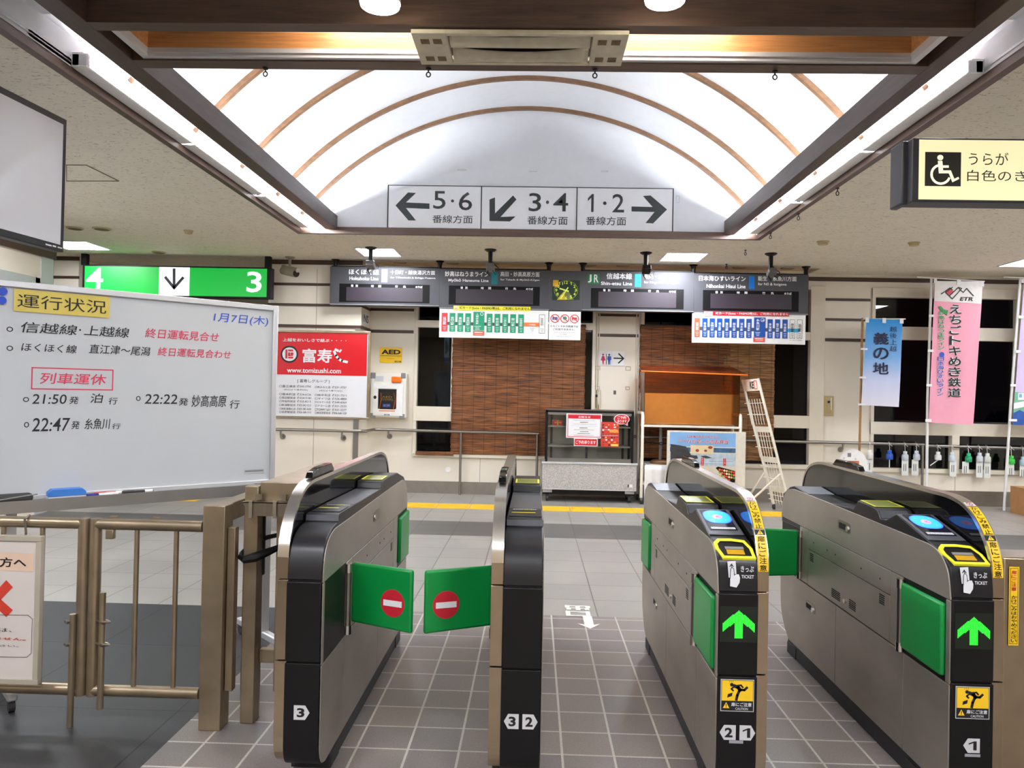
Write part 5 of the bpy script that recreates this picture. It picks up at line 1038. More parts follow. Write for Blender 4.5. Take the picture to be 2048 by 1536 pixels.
for d, m_, bo in ((.003, PAPER, .07), (.0036, CRIMSON, .015)):
    F.text(m_, '日本海の幸をふんだんに', (1375,870.5), (1437,876.5), d, bold=bo); F.text(m_, 'ホテル', (1356,878.5), (1373,883.5), d, bold=bo, shear=.2); F.text(m_, 'ハイマートのお弁当', (1374,878), (1456,888.5), d, bold=bo, shear=.15)
F.rect(mat('print_card', (216,198,160), .5), (1381,890), (1427,908), .0035); DISH = mat('print_dish', (150,60,36), .5, noise=.4, scale=60)
for a, b in (((1391,898), (1398,904)), ((1408,899), (1414,904)), ((1416,892), (1425,898))): F.oval(DISH, a, b, .004, 14)
for a, b, s in (((1402,915), (1407.5,931), 'おむすび'), ((1446,917), (1451.5,932), 'かにめし')): F.rect(CRIMSON, a, b, .0035); F.vtext(PAPER, s, (a[0]+1, a[1]+.8), (b[0]-1, b[1]-.8), .0042)
FD = [mat('meal_%d' % i, c, .5, noise=.2, scale=40) for i, c in enumerate(((220,110,60), (236,220,180), (120,150,60), (200,60,40), (240,190,110)))]; F.poly(BLACK, [(1431,936),(1436,933),(1470,942),(1470,965),(1460,965)], .0030)
for i in range(26):
    x, y = 1437+(i % 7)*4.7, 937+(i//7)*5.6+(i % 7)*.9
    F.oval(FD[(i*3+i//7) % 5], (x, y), (x+4.4, y+4.6), .0034+.00004*i, 10)
F.build(t, 'poster_print')
# white wire brochure rack leaning back
YR = 9.62; t = thing('brochure_rack', 'tall white wire brochure rack, empty, beside the poster stand', 'rack', at(1545, 1000, Y=YR)); RW = mat('rack_white', (222,216,200), .4, noise=.02)
def rp(u, v): # corners of the leaning ladder frame: left top, right top, left bottom, right bottom
    lt, rt, lb, rb = at(1484, 760, Y=YR+.38), at(1516, 757, Y=YR+.12), at(1548, 985, Y=YR+.10), at(1580, 985, Y=YR-.16)
    lb.z = .06; rb.z = .06
    a = lt+(lb-lt)*v; b = rt+(rb-rt)*v; return a+(b-a)*u
for u, nm in ((0, 'side_rail'), (1, 'side_rail')): M().tube([rp(u, 0), rp(u, 1)], .017, 10).build(nm, RW, t, smooth=True)
hdp = M(); q = [rp(0, .0), rp(1, .0), rp(1, .095), rp(0, .095)]; hdp.poly(q); hdp.build('header_board', RW, t, thick=.008, flat=True)
nn = (rp(1,0)-rp(0,0)).cross(rp(0,.1)-rp(0,0)).normalized(); nn = -nn if nn.y > 0 else nn
uu = (rp(1,.05)-rp(0,.05)).normalized(); vv = nn.cross(uu); Fh = Face(rp(0,.095)+nn*.006, uu, vv, px=False); w_ = (rp(1,0)-rp(0,0)).length; Fh.text(INK, 'KE', (w_*.38, .12), (w_*.62, .03), bold=.03); Fh.frame(RR, (w_*.64, .13), (w_*.82, .02), .008); Fh.build(t)
for v in (.38, .62, .85): 
    q = M(); q.poly([rp(0, v), rp(1, v), rp(1, v+.045), rp(0, v+.045)]); q.build('pocket_plate', RW, t, thick=.006, flat=True)
for i, v0 in enumerate((.16, .42, .66, .88)):
    wr = M(); v1 = v0+.2 if i < 3 else v0+.1
    for k in range(6): u = .1+k*.16; wr.tube([rp(u, v0)+nn*.03, rp(u, v1)+nn*.05], .004, 5)
    for v in (v0+.03, (v0+v1)/2+.02): wr.tube([rp(0, v), rp(.02, v)+nn*.06, rp(1, v)+nn*.08+uu*.02, rp(1, v)+uu*.02], .004, 5)
    wr.build('wire_pocket', RW, t)
for u, dx in ((0, -.24), (1, -.42)):
    a = rp(u, .74); M().tube([a, Vector((a.x+dx, a.y+.05, .05))], .014, 8).build('stay', RW, t, smooth=True)
for u in (0, 1): c = rp(u, 1); M().tube([(c.x-.012, c.y, .035), (c.x+.012, c.y, .035)], .035, 12).build('castor', DARKGREY, t)
# banners
def cloth(name, A, B, C, D, amp, seed):   # A top-left, B top-right, C bottom-right, D bottom-left (world), all at one depth
    def base(u, v): return (A+(B-A)*u)*(1-v)+(D+(C-D)*u)*v
    def wave(u, v): return amp*(math.sin(u*7+seed+v*2)*.5+math.sin(u*15+v*5+seed*2)*.25)*(.3+v)
    def fn(u, v): p = base(u, v); return p+Vector((0, -wave(u, v), 0))
    return fn
def on_cloth(fn, m, polys, d): pass
class ClothFace(Face):
    def quadgrid(s, m, pts, d):
        A, B, C, D = (Vector(s.P(*s.uv(p), d)) for p in pts); s.mm(m).grid(lambda u, v: (A+(B-A)*u)*(1-v)+(D+(C-D)*u)*v, 16, 10); return s
    def poly(s, m, pts, d=.0015): return s.quadgrid(m, pts, d) if len(pts) == 4 else Face.poly(s, m, pts, d)
    def rect(s, m, tl, br, d=.0015): return s.quadgrid(m, [tl, (br[0], tl[1]), br, (tl[0], br[1])], d)
    def __init__(s, fn, Y): super().__init__((0, Y, 0)); s.fn = fn; s.Y = Y; s.px = True; s.c = [fn(0,0), fn(1,0), fn(0,1)]; s.warp = s.bend
    def bend(s, p):
        A, B, D = (Vector(q) for q in s.c); v = (A.z-p.z)/max(A.z-D.z, 1e-6); v = min(max(v, 0), 1); l = s.fn(0, v); r = s.fn(1, v); u = (p.x-l.x)/(r.x-l.x); q = s.fn(min(max(u, 0), 1), v); return Vector((p.x, q.y+(p.y-s.Y)*2.0-.004, p.z))
def banner_flag(label, pole, Y, px, m_fn, prints, tabs_top, tabs_side, cross, wood_=False, amp=.02, seed=0., pname='pole'):
    t = thing('banner_flag', label, 'banner', at(*pole[-1], Y=Y))
    A, B, C, D = (at(*q, Y=Y) for q in px); fn = cloth('c', A, B, C, D, amp, seed); g = M(); g.grid(lambda u, v: fn(u, v), 30, 60); g.build('cloth', m_fn(A, D), t, smooth=True, flat=True)
    F = ClothFace(fn, Y); prints(F); F.build(t, 'cloth_print')
    pts = [at(*q, Y=Y+.03) for q in pole]; pts[-1].z = 0 if not wood_ else .02; 
    pm = mat('pole_bamboo', (150,110,62), .5, noise=.15, scale=30) if wood_ else mat('pole_white', (224,224,222), .35, noise=.01)
    M().tube(pts, [.017 if not wood_ else .014]*len(pts), 10).build(pname, pm, t, smooth=True)
    c0, c1 = (at(*q, Y=Y+.01) for q in cross); M().tube([c0, c1], .008, 8).build('cross_bar', pm if not wood_ else RW, t, smooth=True)
    tb = M()
    for a, b in tabs_top+tabs_side: bar(tb, a, b, Y-.012, .004)
    tb.build('tab', PAPER, t); return t, pts
def bluecloth(A, D):
    m = mat('blue_cloth', (60,150,220), .8); N, L, b = nodes(m); g = N.new('ShaderNodeSeparateXYZ'); tcn = [q for q in N if q.type == 'TEX_COORD'][0]; L.new(tcn.outputs['Object'], g.inputs[0]); mr = N.new('ShaderNodeMapRange'); zb_ = D.z-at(1718,905,Y=9.95).z
    mr.inputs[1].default_value = zb_; mr.inputs[2].default_value = zb_+(A.z-D.z); L.new(g.outputs[2], mr.inputs[0]); r = ramp(N, [(0, rgb(214,212,226)), (.3, rgb(190,200,230)), (.55, rgb(120,172,226)), (1, rgb(36,140,214))]); L.new(mr.outputs[0], r.inputs[0]); L.new(r.outputs[0], b.inputs['Base Color']); return m
NAVY = mat('navy_print', (26,30,66), .7)
def p1(F): F.vtext(NAVY, '義の地', (1747,662), (1776,752), bold=.02, fill=.8); F.vtext(NAVY, '越後上越', (1779,652), (1793,704), fill=.82)
banner_flag('short blue banner with navy brush writing on a bamboo pole', [(1725,636), (1718,905)], 9.95, ((1733,637), (1805,640), (1798,814), (1722,810)), bluecloth, p1, [((1731,635), (1738,645)), ((1765,636), (1772,646)), ((1800,637), (1807,647))], [((1722,696), (1735,700)), ((1719,753), (1732,757)), ((1717,807), (1730,811))], ((1726,638), (1811,638)), True, .014, 1.)
def pinkcloth(A, D): return mat('pink_cloth', (232,160,180), .8, noise=.02)
def p2(F):
    F.poly(mat('cloth_white', (226,224,222), .8), [(1869,562),(1965,563),(1962,608),(1868,602)], .0006)
    BK = INK; F.line(BK, [(1882,588),(1899,576),(1904,580)], .012, .003); F.line(BK, [(1904,598),(1890,585),(1904,575)], .012, .003); F.poly(CRIMSON, [(1889.5,583),(1898,575.5),(1906,583),(1898,590)], .0026); F.line(BK, [(1904,598),(1923,577),(1916,575),(1898,592)], .012, .003); F.line(BK, [(1916,576),(1926,585),(1933,577),(1946,592)], .012, .003); F.text(BK, 'ETR', (1919,594), (1945,602), .003, bold=.03, shear=.2)
    for d, m_, bo in ((.002, PAPER, .07), (.0032, INK, .02)): F.vtext(m_, 'えちごトキめき鉄道', (1899,608), (1920,796), d, bold=bo)
    GN, BL = mat('print_green', (40,140,70), .6), mat('print_blue', (50,84,190), .6)
    for d, m_, bo in ((.002, PAPER, .07), (.0032, GN, .015)): F.vtext(m_, '妙高はねうまライン', (1876,622), (1887,700), d, bold=bo)
    for d, m_, bo in ((.002, PAPER, .07), (.0032, BL, .015)): F.vtext(m_, '日本海ひすいライン', (1874,713), (1886,792), d, bold=bo)
    F.poly(GN, [(1875,613),(1881,612),(1887,619),(1896,621),(1893,632),(1888,626),(1882,630),(1880,620)], .0018); F.oval(BL, (1878,704), (1888,715), .0018)
banner_flag('tall pink banner on a white pole with black vertical writing', [(1863,557), (1855,800), (1853,1003)], 10.02, ((1869,562), (1966,564), (1946,850), (1857,845)), pinkcloth, p2, [((1868,557), (1874,566)), ((1914,559), (1922,569)), ((1961,562), (1968,573))], [((1858,629), (1868,634)), ((1856,699), (1867,704)), ((1853,768), (1864,773)), ((1851,838), (1863,844))], ((1834,554), (1969,563)), False, .016, .4)
def lilac(A, D): return mat('lilac_cloth', (206,190,224), .8, noise=.02)
def p3(F):
    F.poly(mat('cloth_green', (120,180,150), .8, noise=.1), [(2029,784),(2120,790),(2117,850),(2025,848)], .0012); F.poly(mat('cloth_navy', (44,84,160), .8, noise=.1), [(2026,826),(2040,820),(2056,828),(2118,822),(2116,850),(2025,850)], .002); F.poly(PAPER, [(2027,806),(2060,800),(2118,806),(2117,815),(2058,812),(2027,818)], .0018)
    F.rect(PAPER, (2036,786), (2100,800), .002); 
    for k in range(6): F.rect(mat('print_window', (120,170,210), .5), (2038+k*10,788), (2044+k*10,795), .0026)
banner_flag('lilac banner on a white pole, cut by the picture edge', [(2041,556), (2022,800), (2008,1022)], 10.05, ((2048,562), (2136,566), (2118,852), (2025,846)), lilac, p3, [((2043,558), (2049,566))], [((2037,631), (2047,637)), ((2032,700), (2042,706)), ((2021,768), (2032,773)), ((2018,838), (2034,843))], ((2008,554), (2148,560)), False, .014, 2.)
for px, py, Y, lb in ((1853, 1003, 10.05, 'white foot'), (2008, 1022, 10.05, 'white foot')): pass
# bottles tied to the handrail
bot = [(1739.5, 900, 918, (226,226,220), 1, -2), (1779, 901, 919, (40,90,190), 0, 0), (1810, 903, 920, (206,212,220), 1, 0), (1833, 902, 920, (204,212,222), 1, -3), (1876, 904, 920, (226,230,228), 0, 0), (1904, 905, 922, (206,216,226), 1, 2), (1937, 907, 924, (40,166,112), 1, -6), (1959, 906, 924, (204,210,218), 1, 0), (1974.5, 907, 925, (216,222,216), 1, 0), (2022.6, 912, 928, (58,196,70), 1, -1), (2046, 914, 931, (176,206,220), 1, 0)]
nms = ('white bottle with a tag hung in front of the window edge, left end', 'blue bottle on a white stick hanging from the handrail', 'clear bottle with tag, nearer the blue one of the first tagged pair', 'clear tilted bottle with tag, beside the tall pink banner pole', 'clear bottle without tag, just right of the pink banner pole', 'pale bottle with tag before the window mullion', 'dark green bottle with a tag on the handrail', 'clear bottle with tag between the green bottle and its twin', 'clear bottle with wide tag, second after the dark green one', 'bright green bottle with pinkish tag beside the lilac banner pole', 'pale blue bottle with tag at the picture edge')
yb = y2+.0-.01
for (px, a, b, c, tagd, dx), nm in zip(bot, nms):
    p = at(px, a, Y=yb); q = at(px, b, Y=yb); h = p.z-q.z; r = .042; t = thing('hanging_bottle', nm, 'bottle', q, 0, 'bottles tied to the handrail')
    M().lathe([(r*.85, 0), (r, .008), (r, h*.52), (r*.82, h*.66), (r*.52, h*.72), (r*.52, h*.74)], q, 18).build('bottle_body', mat('bottle_%d_%d_%d' % c, c, .3, noise=.03), t, smooth=True)
    M().lathe([(r*.60, h*.74), (r*.60, h), (r*.5, h+.004)], q, 16).build('cap', mat('cap_%d_%d_%d' % c, tuple(min(255, int(v*1.06)+6) for v in c), .35), t, smooth=True)
    zt_ = zq-.02; sg_ = M(); yr = y2+.02; zr_ = zq if q.x < xr1 else zq-.018; sg_.tube([(q.x, yr+.0255*math.cos(k*math.pi/6), zr_+.0255*math.sin(k*math.pi/6)) for k in range(12)], .003, 5, True); sg_.tube([(q.x, yb, q.z+h), (q.x, yr-.02, zr_-.016)], .003, 5); sg_.tube([(q.x, yr-.025, zr_), (q.x+.03, yr-.04, zr_-.03)], .003, 5); sg_.build('string', PAPER, t)
    if tagd:
        a_, z0_, c_, z1_ = xz((px+dx-6.5, b), (px+dx+6.5, b+31 if px < 2020 and px != 1937 else b+22), yb-.005); M().box(a_, yb-.006, z0_, c_, yb-.004, z1_+.006).build('paper_tag', mat('tag_paper', (222,226,222), .6, noise=.03), t)
        F = plane(yb-.006); 
        for k in range(2): F.rect(DARKGREY, (px+dx-3+k*4, b+8), (px+dx-2+k*4, b+22), .001)
        F.build(t, 'tag_print')
    else: M().tube([q, q-Vector((.0 if px < 1800 else .10, 0, .105 if px < 1800 else .075))], .006, 6).build('stick', PAPER, t)
# round board with an orange band, and the cardboard box
p = at(1706, 955, Y=9.9); t = thing('round_board', 'round white board with two dots and an orange band behind gate 1', 'board', (p.x, 9.9, 0)); zc = at(1703, 933, Y=9.9).z
rb = M(); rb.prism([(p.x+.185*math.cos(a), zc+.22*math.sin(a)) for a in [i*math.pi/18 for i in range(36)]], 'Y', 9.9, 9.915); rb.build('disc', WHITE, t); F = plane(9.9); F.rect(GREYM, (1695,906), (1702,914)); F.oval(LGREY, (1686,914), (1690,918)); F.oval(LGREY, (1709,916), (1713,920)); F.rect(mat('band_orange', (196,120,74), .5), (1681,921), (1718,930)); F.build(t, 'print')
M().box(p.x-.03, 9.915, 0, p.x+.03, 9.95, zc).build('prop', GREYM, t); M().box(p.x-.14, 9.84, 0, p.x+.14, 9.95, .03).build('foot', GREYM, t)
t = thing('cardboard_box', 'brown cardboard box on the floor at the right picture edge', 'box', (6.33, 9.75, 0)); M().box(6.06, 9.5, 0, 6.6, 9.95, .335).build('carton', mat('cardboard', (176,128,80), .8, noise=.08), t); M().box(6.30, 9.498, .0, 6.36, 9.952, .337).build('tape', mat('packing_tape', (190,150,100), .3), t)
# a small glowing blue and white panel behind the left window
t = thing('outdoor_panel', 'small glowing blue and white panel behind the window beside the blind', 'sign', at(898, 727, Y=YB+.9)); bar(M(), (888,674), (908,727), YB+.9, .04).build('case', DARKGREY, t)
F = plane(YB+.9); F.rect(glow('outdoor_white', (190,226,236), .35), (889,675), (898,715)); F.rect(glow('outdoor_blue', (40,90,190), .3), (889,715), (898,726)); F.rect(mat('outdoor_navy', (40,60,110), .5), (900,675), (907.5,726)); F.build(t, 'lit_face')
F = plane(YB+.9)
for k in range(4): F.rect(mat('outdoor_ink', (20,60,80), .5), (891+1.8*k, 680+3*k), (892+1.8*k, 708-2*k), .003)
for k in range(3): F.rect(LGREY, (901.5+2*k, 690), (902.3+2*k, 722-4*k), .003)
F.build(t, 'print'); M().tube([at(898, 727, Y=YB+.92), Vector((at(898, 727, Y=YB+.92).x, YB+.92, -.05))], .02, 8).build('post', DARKGREY, t)
# ================================================================ LEFT SIDE
# whiteboard standing at an angle behind the fence
RE = Vector((-1.386, 4.1, 0)); BU = Vector((.717, .697, 0)).normalized(); BL = 1.30; LE = RE-BU*BL
t = thing('whiteboard', 'wheeled whiteboard with handwritten train news in black, red and blue', 'whiteboard', RE-BU*BL/2, math.atan2(BU.y, BU.x))
NB = BU.cross(Vector((0,0,1))); VU = Vector((0,0,1)); B0, B1 = .885, 1.835
def wb(u0, u1, z0, z1, d0, d1): m_ = M(); m_.obox(RE-BU*(-(u0+u1)/2)+VU*(z0+z1)/2+NB*(d0+d1)/2, BU*(u1-u0)/2, VU*(z1-z0)/2, NB*(d1-d0)/2); return m_
WBS = mat('whiteboard_surface', (190,195,200), .18, noise=.03, scale=2)
ws_ = wb(-BL+.02, -.02, B0+.02, B1-.02, -.012, 0).build('writing_surface', WBS, t)
f_ = M()
for a in ((-BL+.028, -.028, B1-.028, B1), (-BL+.028, -.028, B0, B0+.022), (-BL, -BL+.028, B0, B1), (-.028, 0, B0, B1)): q = wb(*a, -.018, .012); f_.add(q.v, q.f)
f_.build('frame', ALU, t, bevel=.003)
tr_ = M()
for a in ((-BL+.02, -.02, B0-.006, B0+.0, .0, .075), (-BL+.02, -.02, B0-.045, B0+.008, .070, .078)): q = wb(*a); tr_.add(q.v, q.f)
tr_.build('pen_tray', mat('tray_grey', (150,146,142), .4, .6), t)
for u, fr_, bk_ in ((-.015, .28, -.36), (-1.19, .10, -.36)):
    wb(u-.02, u+.02, .08, 1.45 if u > -1 else 1.3, -.075, -.03).build('leg', ALU, t); ft_ = wb(u-.02, u+.02, .05, .09, bk_, fr_).build('foot', ALU, t, bevel=.008)
    for d in (bk_+.03, fr_-.03): c = RE+BU*u+NB*d; M().tube([c+BU*.012+VU*.026, c-BU*.012+VU*.026], .026, 12).build('castor', DARKGREY, ft_)
F = Face(RE, BU, VU); MK = mat('marker_black', (24,24,30), .6); MR = mat('marker_red', (206,52,84), .6); MB_ = mat('marker_blue', (44,84,190), .6)
def T(m, s, tl, br, b=.006, sh=.12): Face(RE, BU, VU).text(m, s, tl, br, .001, bold=b, shear=sh).build(ws_, 'handwriting')
for c in ((13,653,26,664), (13,691,26,702), (46,794,58,804), (272,792,281,802), (48,844,58,855)): Face(RE, BU, VU).ring(MK, c[:2], c[2:], .004, .001, 16).build(ws_, 'handwritten_bullet')
T(MK, '信越線', (42,643), (154,671)); T(MK, '・', (158,658), (162,662)); T(MK, '上越線', (168,650), (258,676)); T(MR, '終日運転見合せ', (290,656), (438,684))
T(MK, 'ほくほく線', (43,685), (153,707)); T(MK, '直江津〜尾潟', (178,688), (300,712)); T(MR, '終日運転見合わせ', (315,694), (462,718))
T(MB_, '1月7日(木)', (427,624), (536,654)); Face(RE, BU, VU).frame(MR, (63,734), (226,781), .005, .001).build(ws_, 'drawn_box'); T(MR, '列車運休', (80,745), (212,770))
T(MK, '21:50', (64,788), (133,808)); T(MK, '発', (139,793), (157,808)); T(MK, '泊', (181,787), (206,806)); T(MK, '行', (217,795), (235,809))
T(MK, '22:22', (289,788), (354,808)); T(MK, '発', (358,796), (376,811)); T(MK, '妙高高原', (383,790), (453,814)); T(MK, '行', (459,800), (479,817))
T(MK, '22:47', (64,836), (140,862)); T(MK, '発', (143,842), (159,858)); T(MK, '糸魚川', (169,837), (220,858)); T(MK, '行', (224,847), (241,858))
F.rect(GREYM, (490,941.5), (526,942.4), .001); F.frame(GREYM, (489,940.5), (527,946), .0015, .001); F.build(ws_, 'maker_label')
k = thing('title_card', 'yellow laminated card with black title on the whiteboard', 'card', RE-BU*1.1+VU*1.7+NB*.004); F = Face(RE+NB*.003, BU, VU); F.rect(mat('card_yellow', (208,190,100), .2, noise=.05, scale=20), (28,577), (219,636)); F.text(INK, '運行状況', (35,587), (212,628), .003); F.build(k, 'card')
for i, (x, y) in enumerate(((5,583), (3,601))):
    u, v = Face(RE, BU, VU).uv((x, y)); c = RE+BU*u+VU*v; o = M(); o.tube([c, c+NB*.012], .017, 18); tag(o.build('board_magnet', mat('magnet_blue', (24,70,190), .3), smooth=True), 'round blue magnet on the whiteboard, %s of two' % ('upper', 'lower')[i], 'magnet', 'magnets on the whiteboard')
def ontray(px, d=.035): u, v = Face(RE+NB*d, BU, VU).uv((px, 975)); return RE+NB*d+BU*u+VU*(B0+.0005)
a, b = ontray(95), ontray(170); c = (a+b)/2; L2 = (b-a).length/2
k = thing('board_eraser', 'blue whiteboard eraser lying on the pen tray', 'eraser', c, math.atan2(BU.y, BU.x))
M().obox(c+VU*.006, BU*L2, NB*.026, VU*.006).build('felt', LGREY, k); o = M(); pr = [(-L2, 0), (L2, 0), (L2, .018), (L2-.016, .032), (-L2+.016, .032), (-L2, .018)]
o.add([c+BU*p_+VU*(q_+.012)+NB*s for s in (-.026, .026) for p_, q_ in pr], [tuple(range(6)), tuple(range(11, 5, -1))]+[(i, (i+1) % 6, 6+(i+1) % 6, 6+i) for i in range(6)]); o.build('eraser_body', mat('eraser_blue', (58,122,206), .5), k, bevel=.002)
a, b = ontray(-30), ontray(65); c = (a+b)/2; k = thing('pen_case', 'dark grey soft case lying on the pen tray', 'case', c, math.atan2(BU.y, BU.x)); M().obox(c+VU*.017, BU*(b-a).length/2, NB*.03, VU*.017).build('case', mat('case_black', (52,50,50), .7, noise=.2), k, bevel=.012)
q = c+VU*.0345+NB*.031; M().tube([q-BU*.09-VU*.025, q+BU*.10-VU*.004], .003, 5).build('zipper', GREYM, k)
for x0_, x1_, d, m_, cap, lb in ((173, 236, .055, (230,232,236), (32,34,130), 'blue-capped marker pen on the tray, nearest the eraser'), (190, 247, .022, (216,120,120), (206,50,60), 'red marker pen lying behind the blue one on the tray'), (245, 306, .040, (40,40,44), (24,24,26), 'black marker pen, rightmost on the tray')):
    a, b = ontray(x0_, d)+VU*.008, ontray(x1_, d)+VU*.008; k = thing('marker_pen', lb, 'marker pen', (a+b)/2, math.atan2(BU.y, BU.x), 'marker pens on the tray'); M().tube([a, a+(b-a)*.38], .0085, 12).build('cap', mat('pen_%d' % cap[0], cap, .4), k, smooth=True); M().tube([a+(b-a)*.38, b], .0078, 12).build('barrel', mat('barrel_%d' % m_[0], m_, .4), k, smooth=True); M().tube([a+(b-a)*.72, a+(b-a)*.98], .0082, 12).build('pen_label', PAPER, k, smooth=True)
# fence gate: two leaves with bolts
YFN = 3.13
def fx(px, py=1200): return at(px, py, Y=YFN)[0]
zt_, zb_ = at(290, 1050, Y=YFN).z, at(290, 1383, Y=YFN).z
def leaf(label, x0, x1, bars, boltx, boltz, outer):
    t = thing('fence_gate', label, 'gate', ((x0+x1)/2, YFN, 0), 0, 'two leaves of the steel fence'); r = .023
    for z, nm in ((zt_, 'top_rail'), (zb_, 'bottom_rail')): M().tube([(x0, YFN, z), (x1, YFN, z)], r, 16).build(nm, BRONZE, t, smooth=True)
    for x in outer: M().tube([(x, YFN, zb_-r*.95), (x, YFN, zt_+r*.95)], r, 16).build('stile', BRONZE, t, smooth=True)
    for x in bars: M().tube([(x, YFN, zb_), (x, YFN, zt_)], .0105, 10).build('baluster', BRONZE, t, smooth=True)
    b = M(); b.tube([(boltx, YFN-.03, boltz[0]), (boltx, YFN-.03, boltz[1])], .0125, 12); db_ = b.build('drop_bolt', BRONZE, t, smooth=True)
    for z in boltz[2:]:
        lp = M(); s = 1 if outer[0] > boltx else -1; xo = outer[0]-s*.02
        lp.tube([(xo, YFN-.012, z), (boltx-s*.012, YFN-.048, z+.002), (boltx-s*.03, YFN-.03, z), (boltx-s*.012, YFN-.014, z-.002), (xo, YFN-.01, z)], .006, 8); lp.build('bolt_ring', STEEL, db_, smooth=True)
    return t
gl_ = leaf('left steel fence leaf carrying the white notice board', -4.2, fx(164), [fx(82), fx(4), fx(-80), fx(-165)], at(143,1330,Y=YFN-.03).x, (.0, at(141,1228,Y=YFN-.03).z, at(141,1239,Y=YFN).z, at(141,1284,Y=YFN).z), [fx(165)])
gr_ = leaf('right steel fence leaf between the stile gap and the square post', fx(189), -1.345, [fx(271), fx(350)], at(203,1300,Y=YFN-.03).x, (.075, at(205,1185,Y=YFN-.03).z, at(205,1239,Y=YFN).z, at(205,1284,Y=YFN).z), [fx(189)])
M().box(fx(210), YFN-.012, zt_-.06, fx(226), YFN+.012, zt_-.02).build('stop_lug', BRONZE, gr_, bevel=.004)
o = M()
for px in (222, 308): x = fx(px, 1045); o.box(x-.014, YFN+.012, zt_+.012, x+.014, YFN+.03, zt_+.030)
o.build('hinge_lug', BRONZE, gr_)
t = thing('fence_notice', 'white framed notice with a red cross hung on the left fence leaf', 'notice board', (-2.6, YFN-.06, at(60,1370,Y=YFN-.06).z)); YV = YFN-.055
x1_ = at(81, 1200, Y=YV).x; za, zc_ = at(60, 1072, Y=YV).z, at(60, 1369, Y=YV).z; x0_ = x1_-.60
M().box(x0_+.02, YV, zc_+.02, x1_-.02, YV+.012, za-.02).build('sheet', mat('notice_paper', (214,204,198), .5, noise=.03, scale=6), t)
f_ = M()
for q in ((x0_, zc_, x1_, zc_+.022), (x0_, za-.022, x1_, za), (x0_, zc_+.022, x0_+.022, za-.022), (x1_-.022, zc_+.022, x1_, za-.022)): f_.box(q[0], YV-.006, q[1], q[2], YV+.02, q[3])
f_.build('frame', mat('notice_frame', (176,168,152), .45), t, bevel=.002)
hk = M(); 
for x in (x1_-.09, x0_+.09): hk.tube([(x, YV+.02, za-.02), (x, YFN-.02, za+.0), (x, YFN-.03, zt_+.02), (x, YFN, zt_+.028)], .005, 6)
hk.build('hook', STEEL, t)
F = plane(YV); F.rect(mat('notice_peach', (226,196,172), .5), (-150,1101), (67,1143), .001); F.text(INK, '利用の方へ', (-82,1112), (53,1135), .002, bold=.02)
RX = mat('cross_red', (206,62,44), .5)
for s in (1, -1): F.poly(RX, [(-57,1202-s*34),(-45,1202-s*46),(26,1207+s*13),(13,1207+s*27)] if s > 0 else [(-57,1202+34),(-45,1202+46),(26,1196-22),(13,1196-36)], .0015)
F.text(INK, 'この改札では、', (-104,1252), (24,1264), .002); F.text(RX, '通行できません。', (-92,1271), (52,1281), .002, bold=.02); F.text(INK, '駅係員へお伝えください。', (-160,1284), (38,1294), .002)
F.line(BROWN, [(-150,1228),(57,1230),(65,1238),(63,1306),(54,1314),(-150,1312)], .0018, .002); F.build(t)
# square post with its return rail
t = thing('fence_post', 'square steel fence post with a rail running back from its top', 'fence post', (-1.30, 3.14, 0)); M().box(-1.335, 3.10, 0, -1.245, 3.19, .912).build('post', BRONZE, t, bevel=.003)
M().box(-1.325, 3.17, .835, -1.255, 3.60, .911).build('return_rail', BRONZE, t, bevel=.003); M().box(-1.325, 3.52, 0, -1.255, 3.59, .85).build('rear_post', BRONZE, t, bevel=.003); M().box(-1.243, 3.13, .15, -1.212, 3.17, .82).build('stop_channel', BRONZE, t, bevel=.002); M().box(-1.25, 3.14, .3, -1.24, 3.16, .32).build('bracket', BRONZE, t); M().box(-1.25, 3.14, .7, -1.24, 3.16, .72).build('bracket', BRONZE, t)
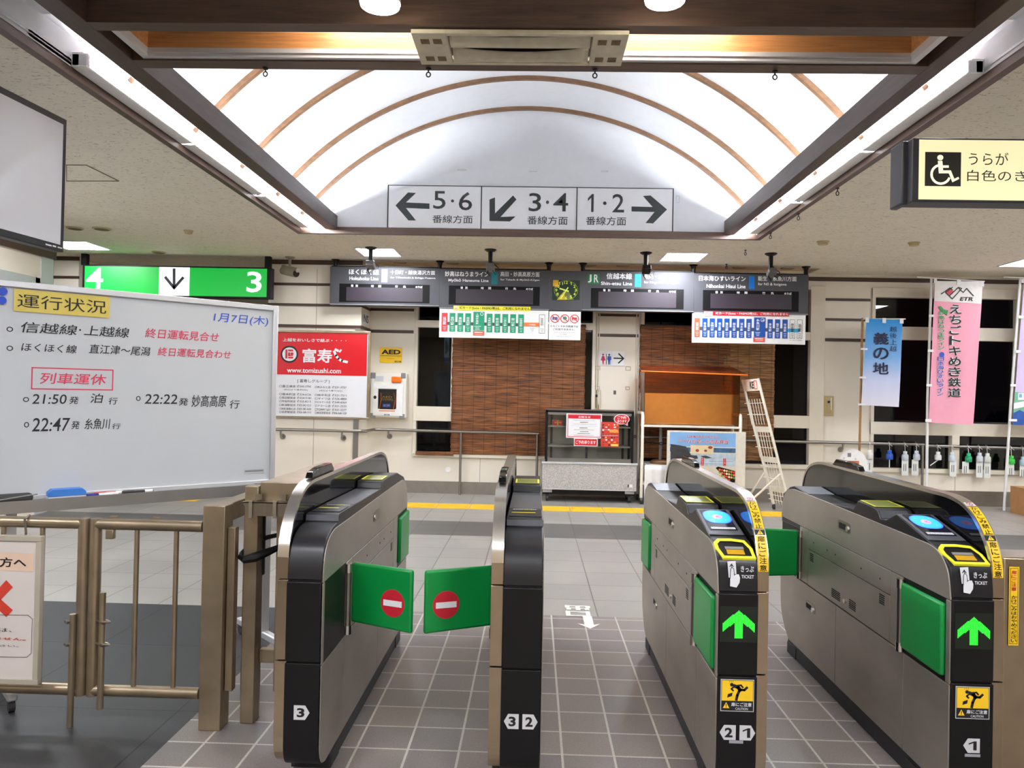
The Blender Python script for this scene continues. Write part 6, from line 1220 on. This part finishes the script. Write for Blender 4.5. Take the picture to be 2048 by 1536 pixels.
# barrier frame beside gate 3
t = thing('barrier_railing', 'steel barrier frame with two legs and clips, between fence and gate 3', 'barrier', (-1.08, 3.3, 0)); xa, xb_ = -1.195, -1.138
M().box(xa, 3.18, 0, xb_, 3.25, .985).build('post', BRONZE, t, bevel=.003); M().box(-1.072, 3.22, .12, -1.018, 3.28, .93).build('post', BRONZE, t, bevel=.003); M().box(xb_, 3.2, .885, -.975, 4.15, 1.0).build('top_beam', BRONZE, t, bevel=.003)
M().box(-1.185, 3.25, .60, -1.135, 3.27, .985).build('side_plate', BLACK, t); M().box(xb_, 3.23, .235, -.99, 3.27, .29).build('cross_member', BRONZE, t, bevel=.003); M().box(-1.01, 3.9, 0, -.99, 4.1, .9).build('rear_post', BRONZE, t)
ch = M(); ch.prism([(-1.19, .925), (-.985, .925), (-.985, .868), (-1.16, .868)], 'Y', 3.14, 3.145); ch.box(-1.19, 3.14, .921, -.985, 3.20, .925); ch.box(-1.13, 3.15, .868, -.985, 3.2, .87); ch.build('latch_channel', STEEL, t)
for x in (-1.152, -1.052):
    M().box(x-.007, 3.128, .862, x+.007, 3.134, .930).box(x-.007, 3.13, .926, x+.007, 3.16, .932).build('clip', CHROME, t); M().box(x+.006, 3.165, .930, x+.034, 3.178, .955).build('clip_plate', STEEL, t)
cb = M(); cb.tube([(-1.20, 3.155, .695), (-1.17, 3.13, .69), (-1.13, 3.135, .70), (-1.09, 3.17, .715), (-1.04, 3.21, .735), (-.99, 3.24, .75), (-1.0, 3.3, .77), (-1.07, 3.32, .765), (-1.14, 3.30, .75), (-1.20, 3.25, .72), (-1.208, 3.19, .70)], [.010, .016, .021, .017, .011, .010, .010, .010, .010, .010, .010], 8, True)
tag(cb.build('cable_lock', BLACK, smooth=True), 'black cable lock looped round the barrier frame posts', 'cable lock')
# monitor hung over the left side
p = at(134, 240, Y=4.35); q = at(129, 505, Y=4.35); MU = Vector((math.sin(math.radians(5)), math.cos(math.radians(5)), 0)); TL = 1.25; t = thing('monitor', 'large flat monitor hung below the ceiling, with a pale grey glossy screen', 'monitor', p-MU*TL/2-Vector((0,0,.75)), math.atan2(MU.y, MU.x)-math.pi/2)
NM = MU.cross(Vector((0,0,1))); H_ = p.z-q.z; c = p-MU*TL/2-VU*H_/2
M().obox(c-NM*.03, MU*TL/2, NM*.03, VU*H_/2).build('case', BLACK, t, bevel=.004); M().obox(c+NM*.001, MU*(TL/2-.032), NM*.002, VU*(H_/2-.038)).build('screen', mat('screen_grey', (196,198,204), .06, noise=.02, scale=1), t)  # screen is one pale grey with a glossy finish
F = Face(p+NM*.0005, MU, VU); F.text(LGREY, '三菱電機', (94,489), (125,495), .001) if False else None
for a, b in (((91,487), (103,493)), ((105,490), (112,495)), ((115,493), (124,498))): F.rect(LGREY, a, b, .001)
F.build(t, 'bezel_mark')
for s in (-.5, -.25): a = c+MU*s-NM*.04; M().tube([a+VU*(H_/2-.1), Vector((a.x, a.y, CZ))], .025, 10).build('hanger', BLACK, t)
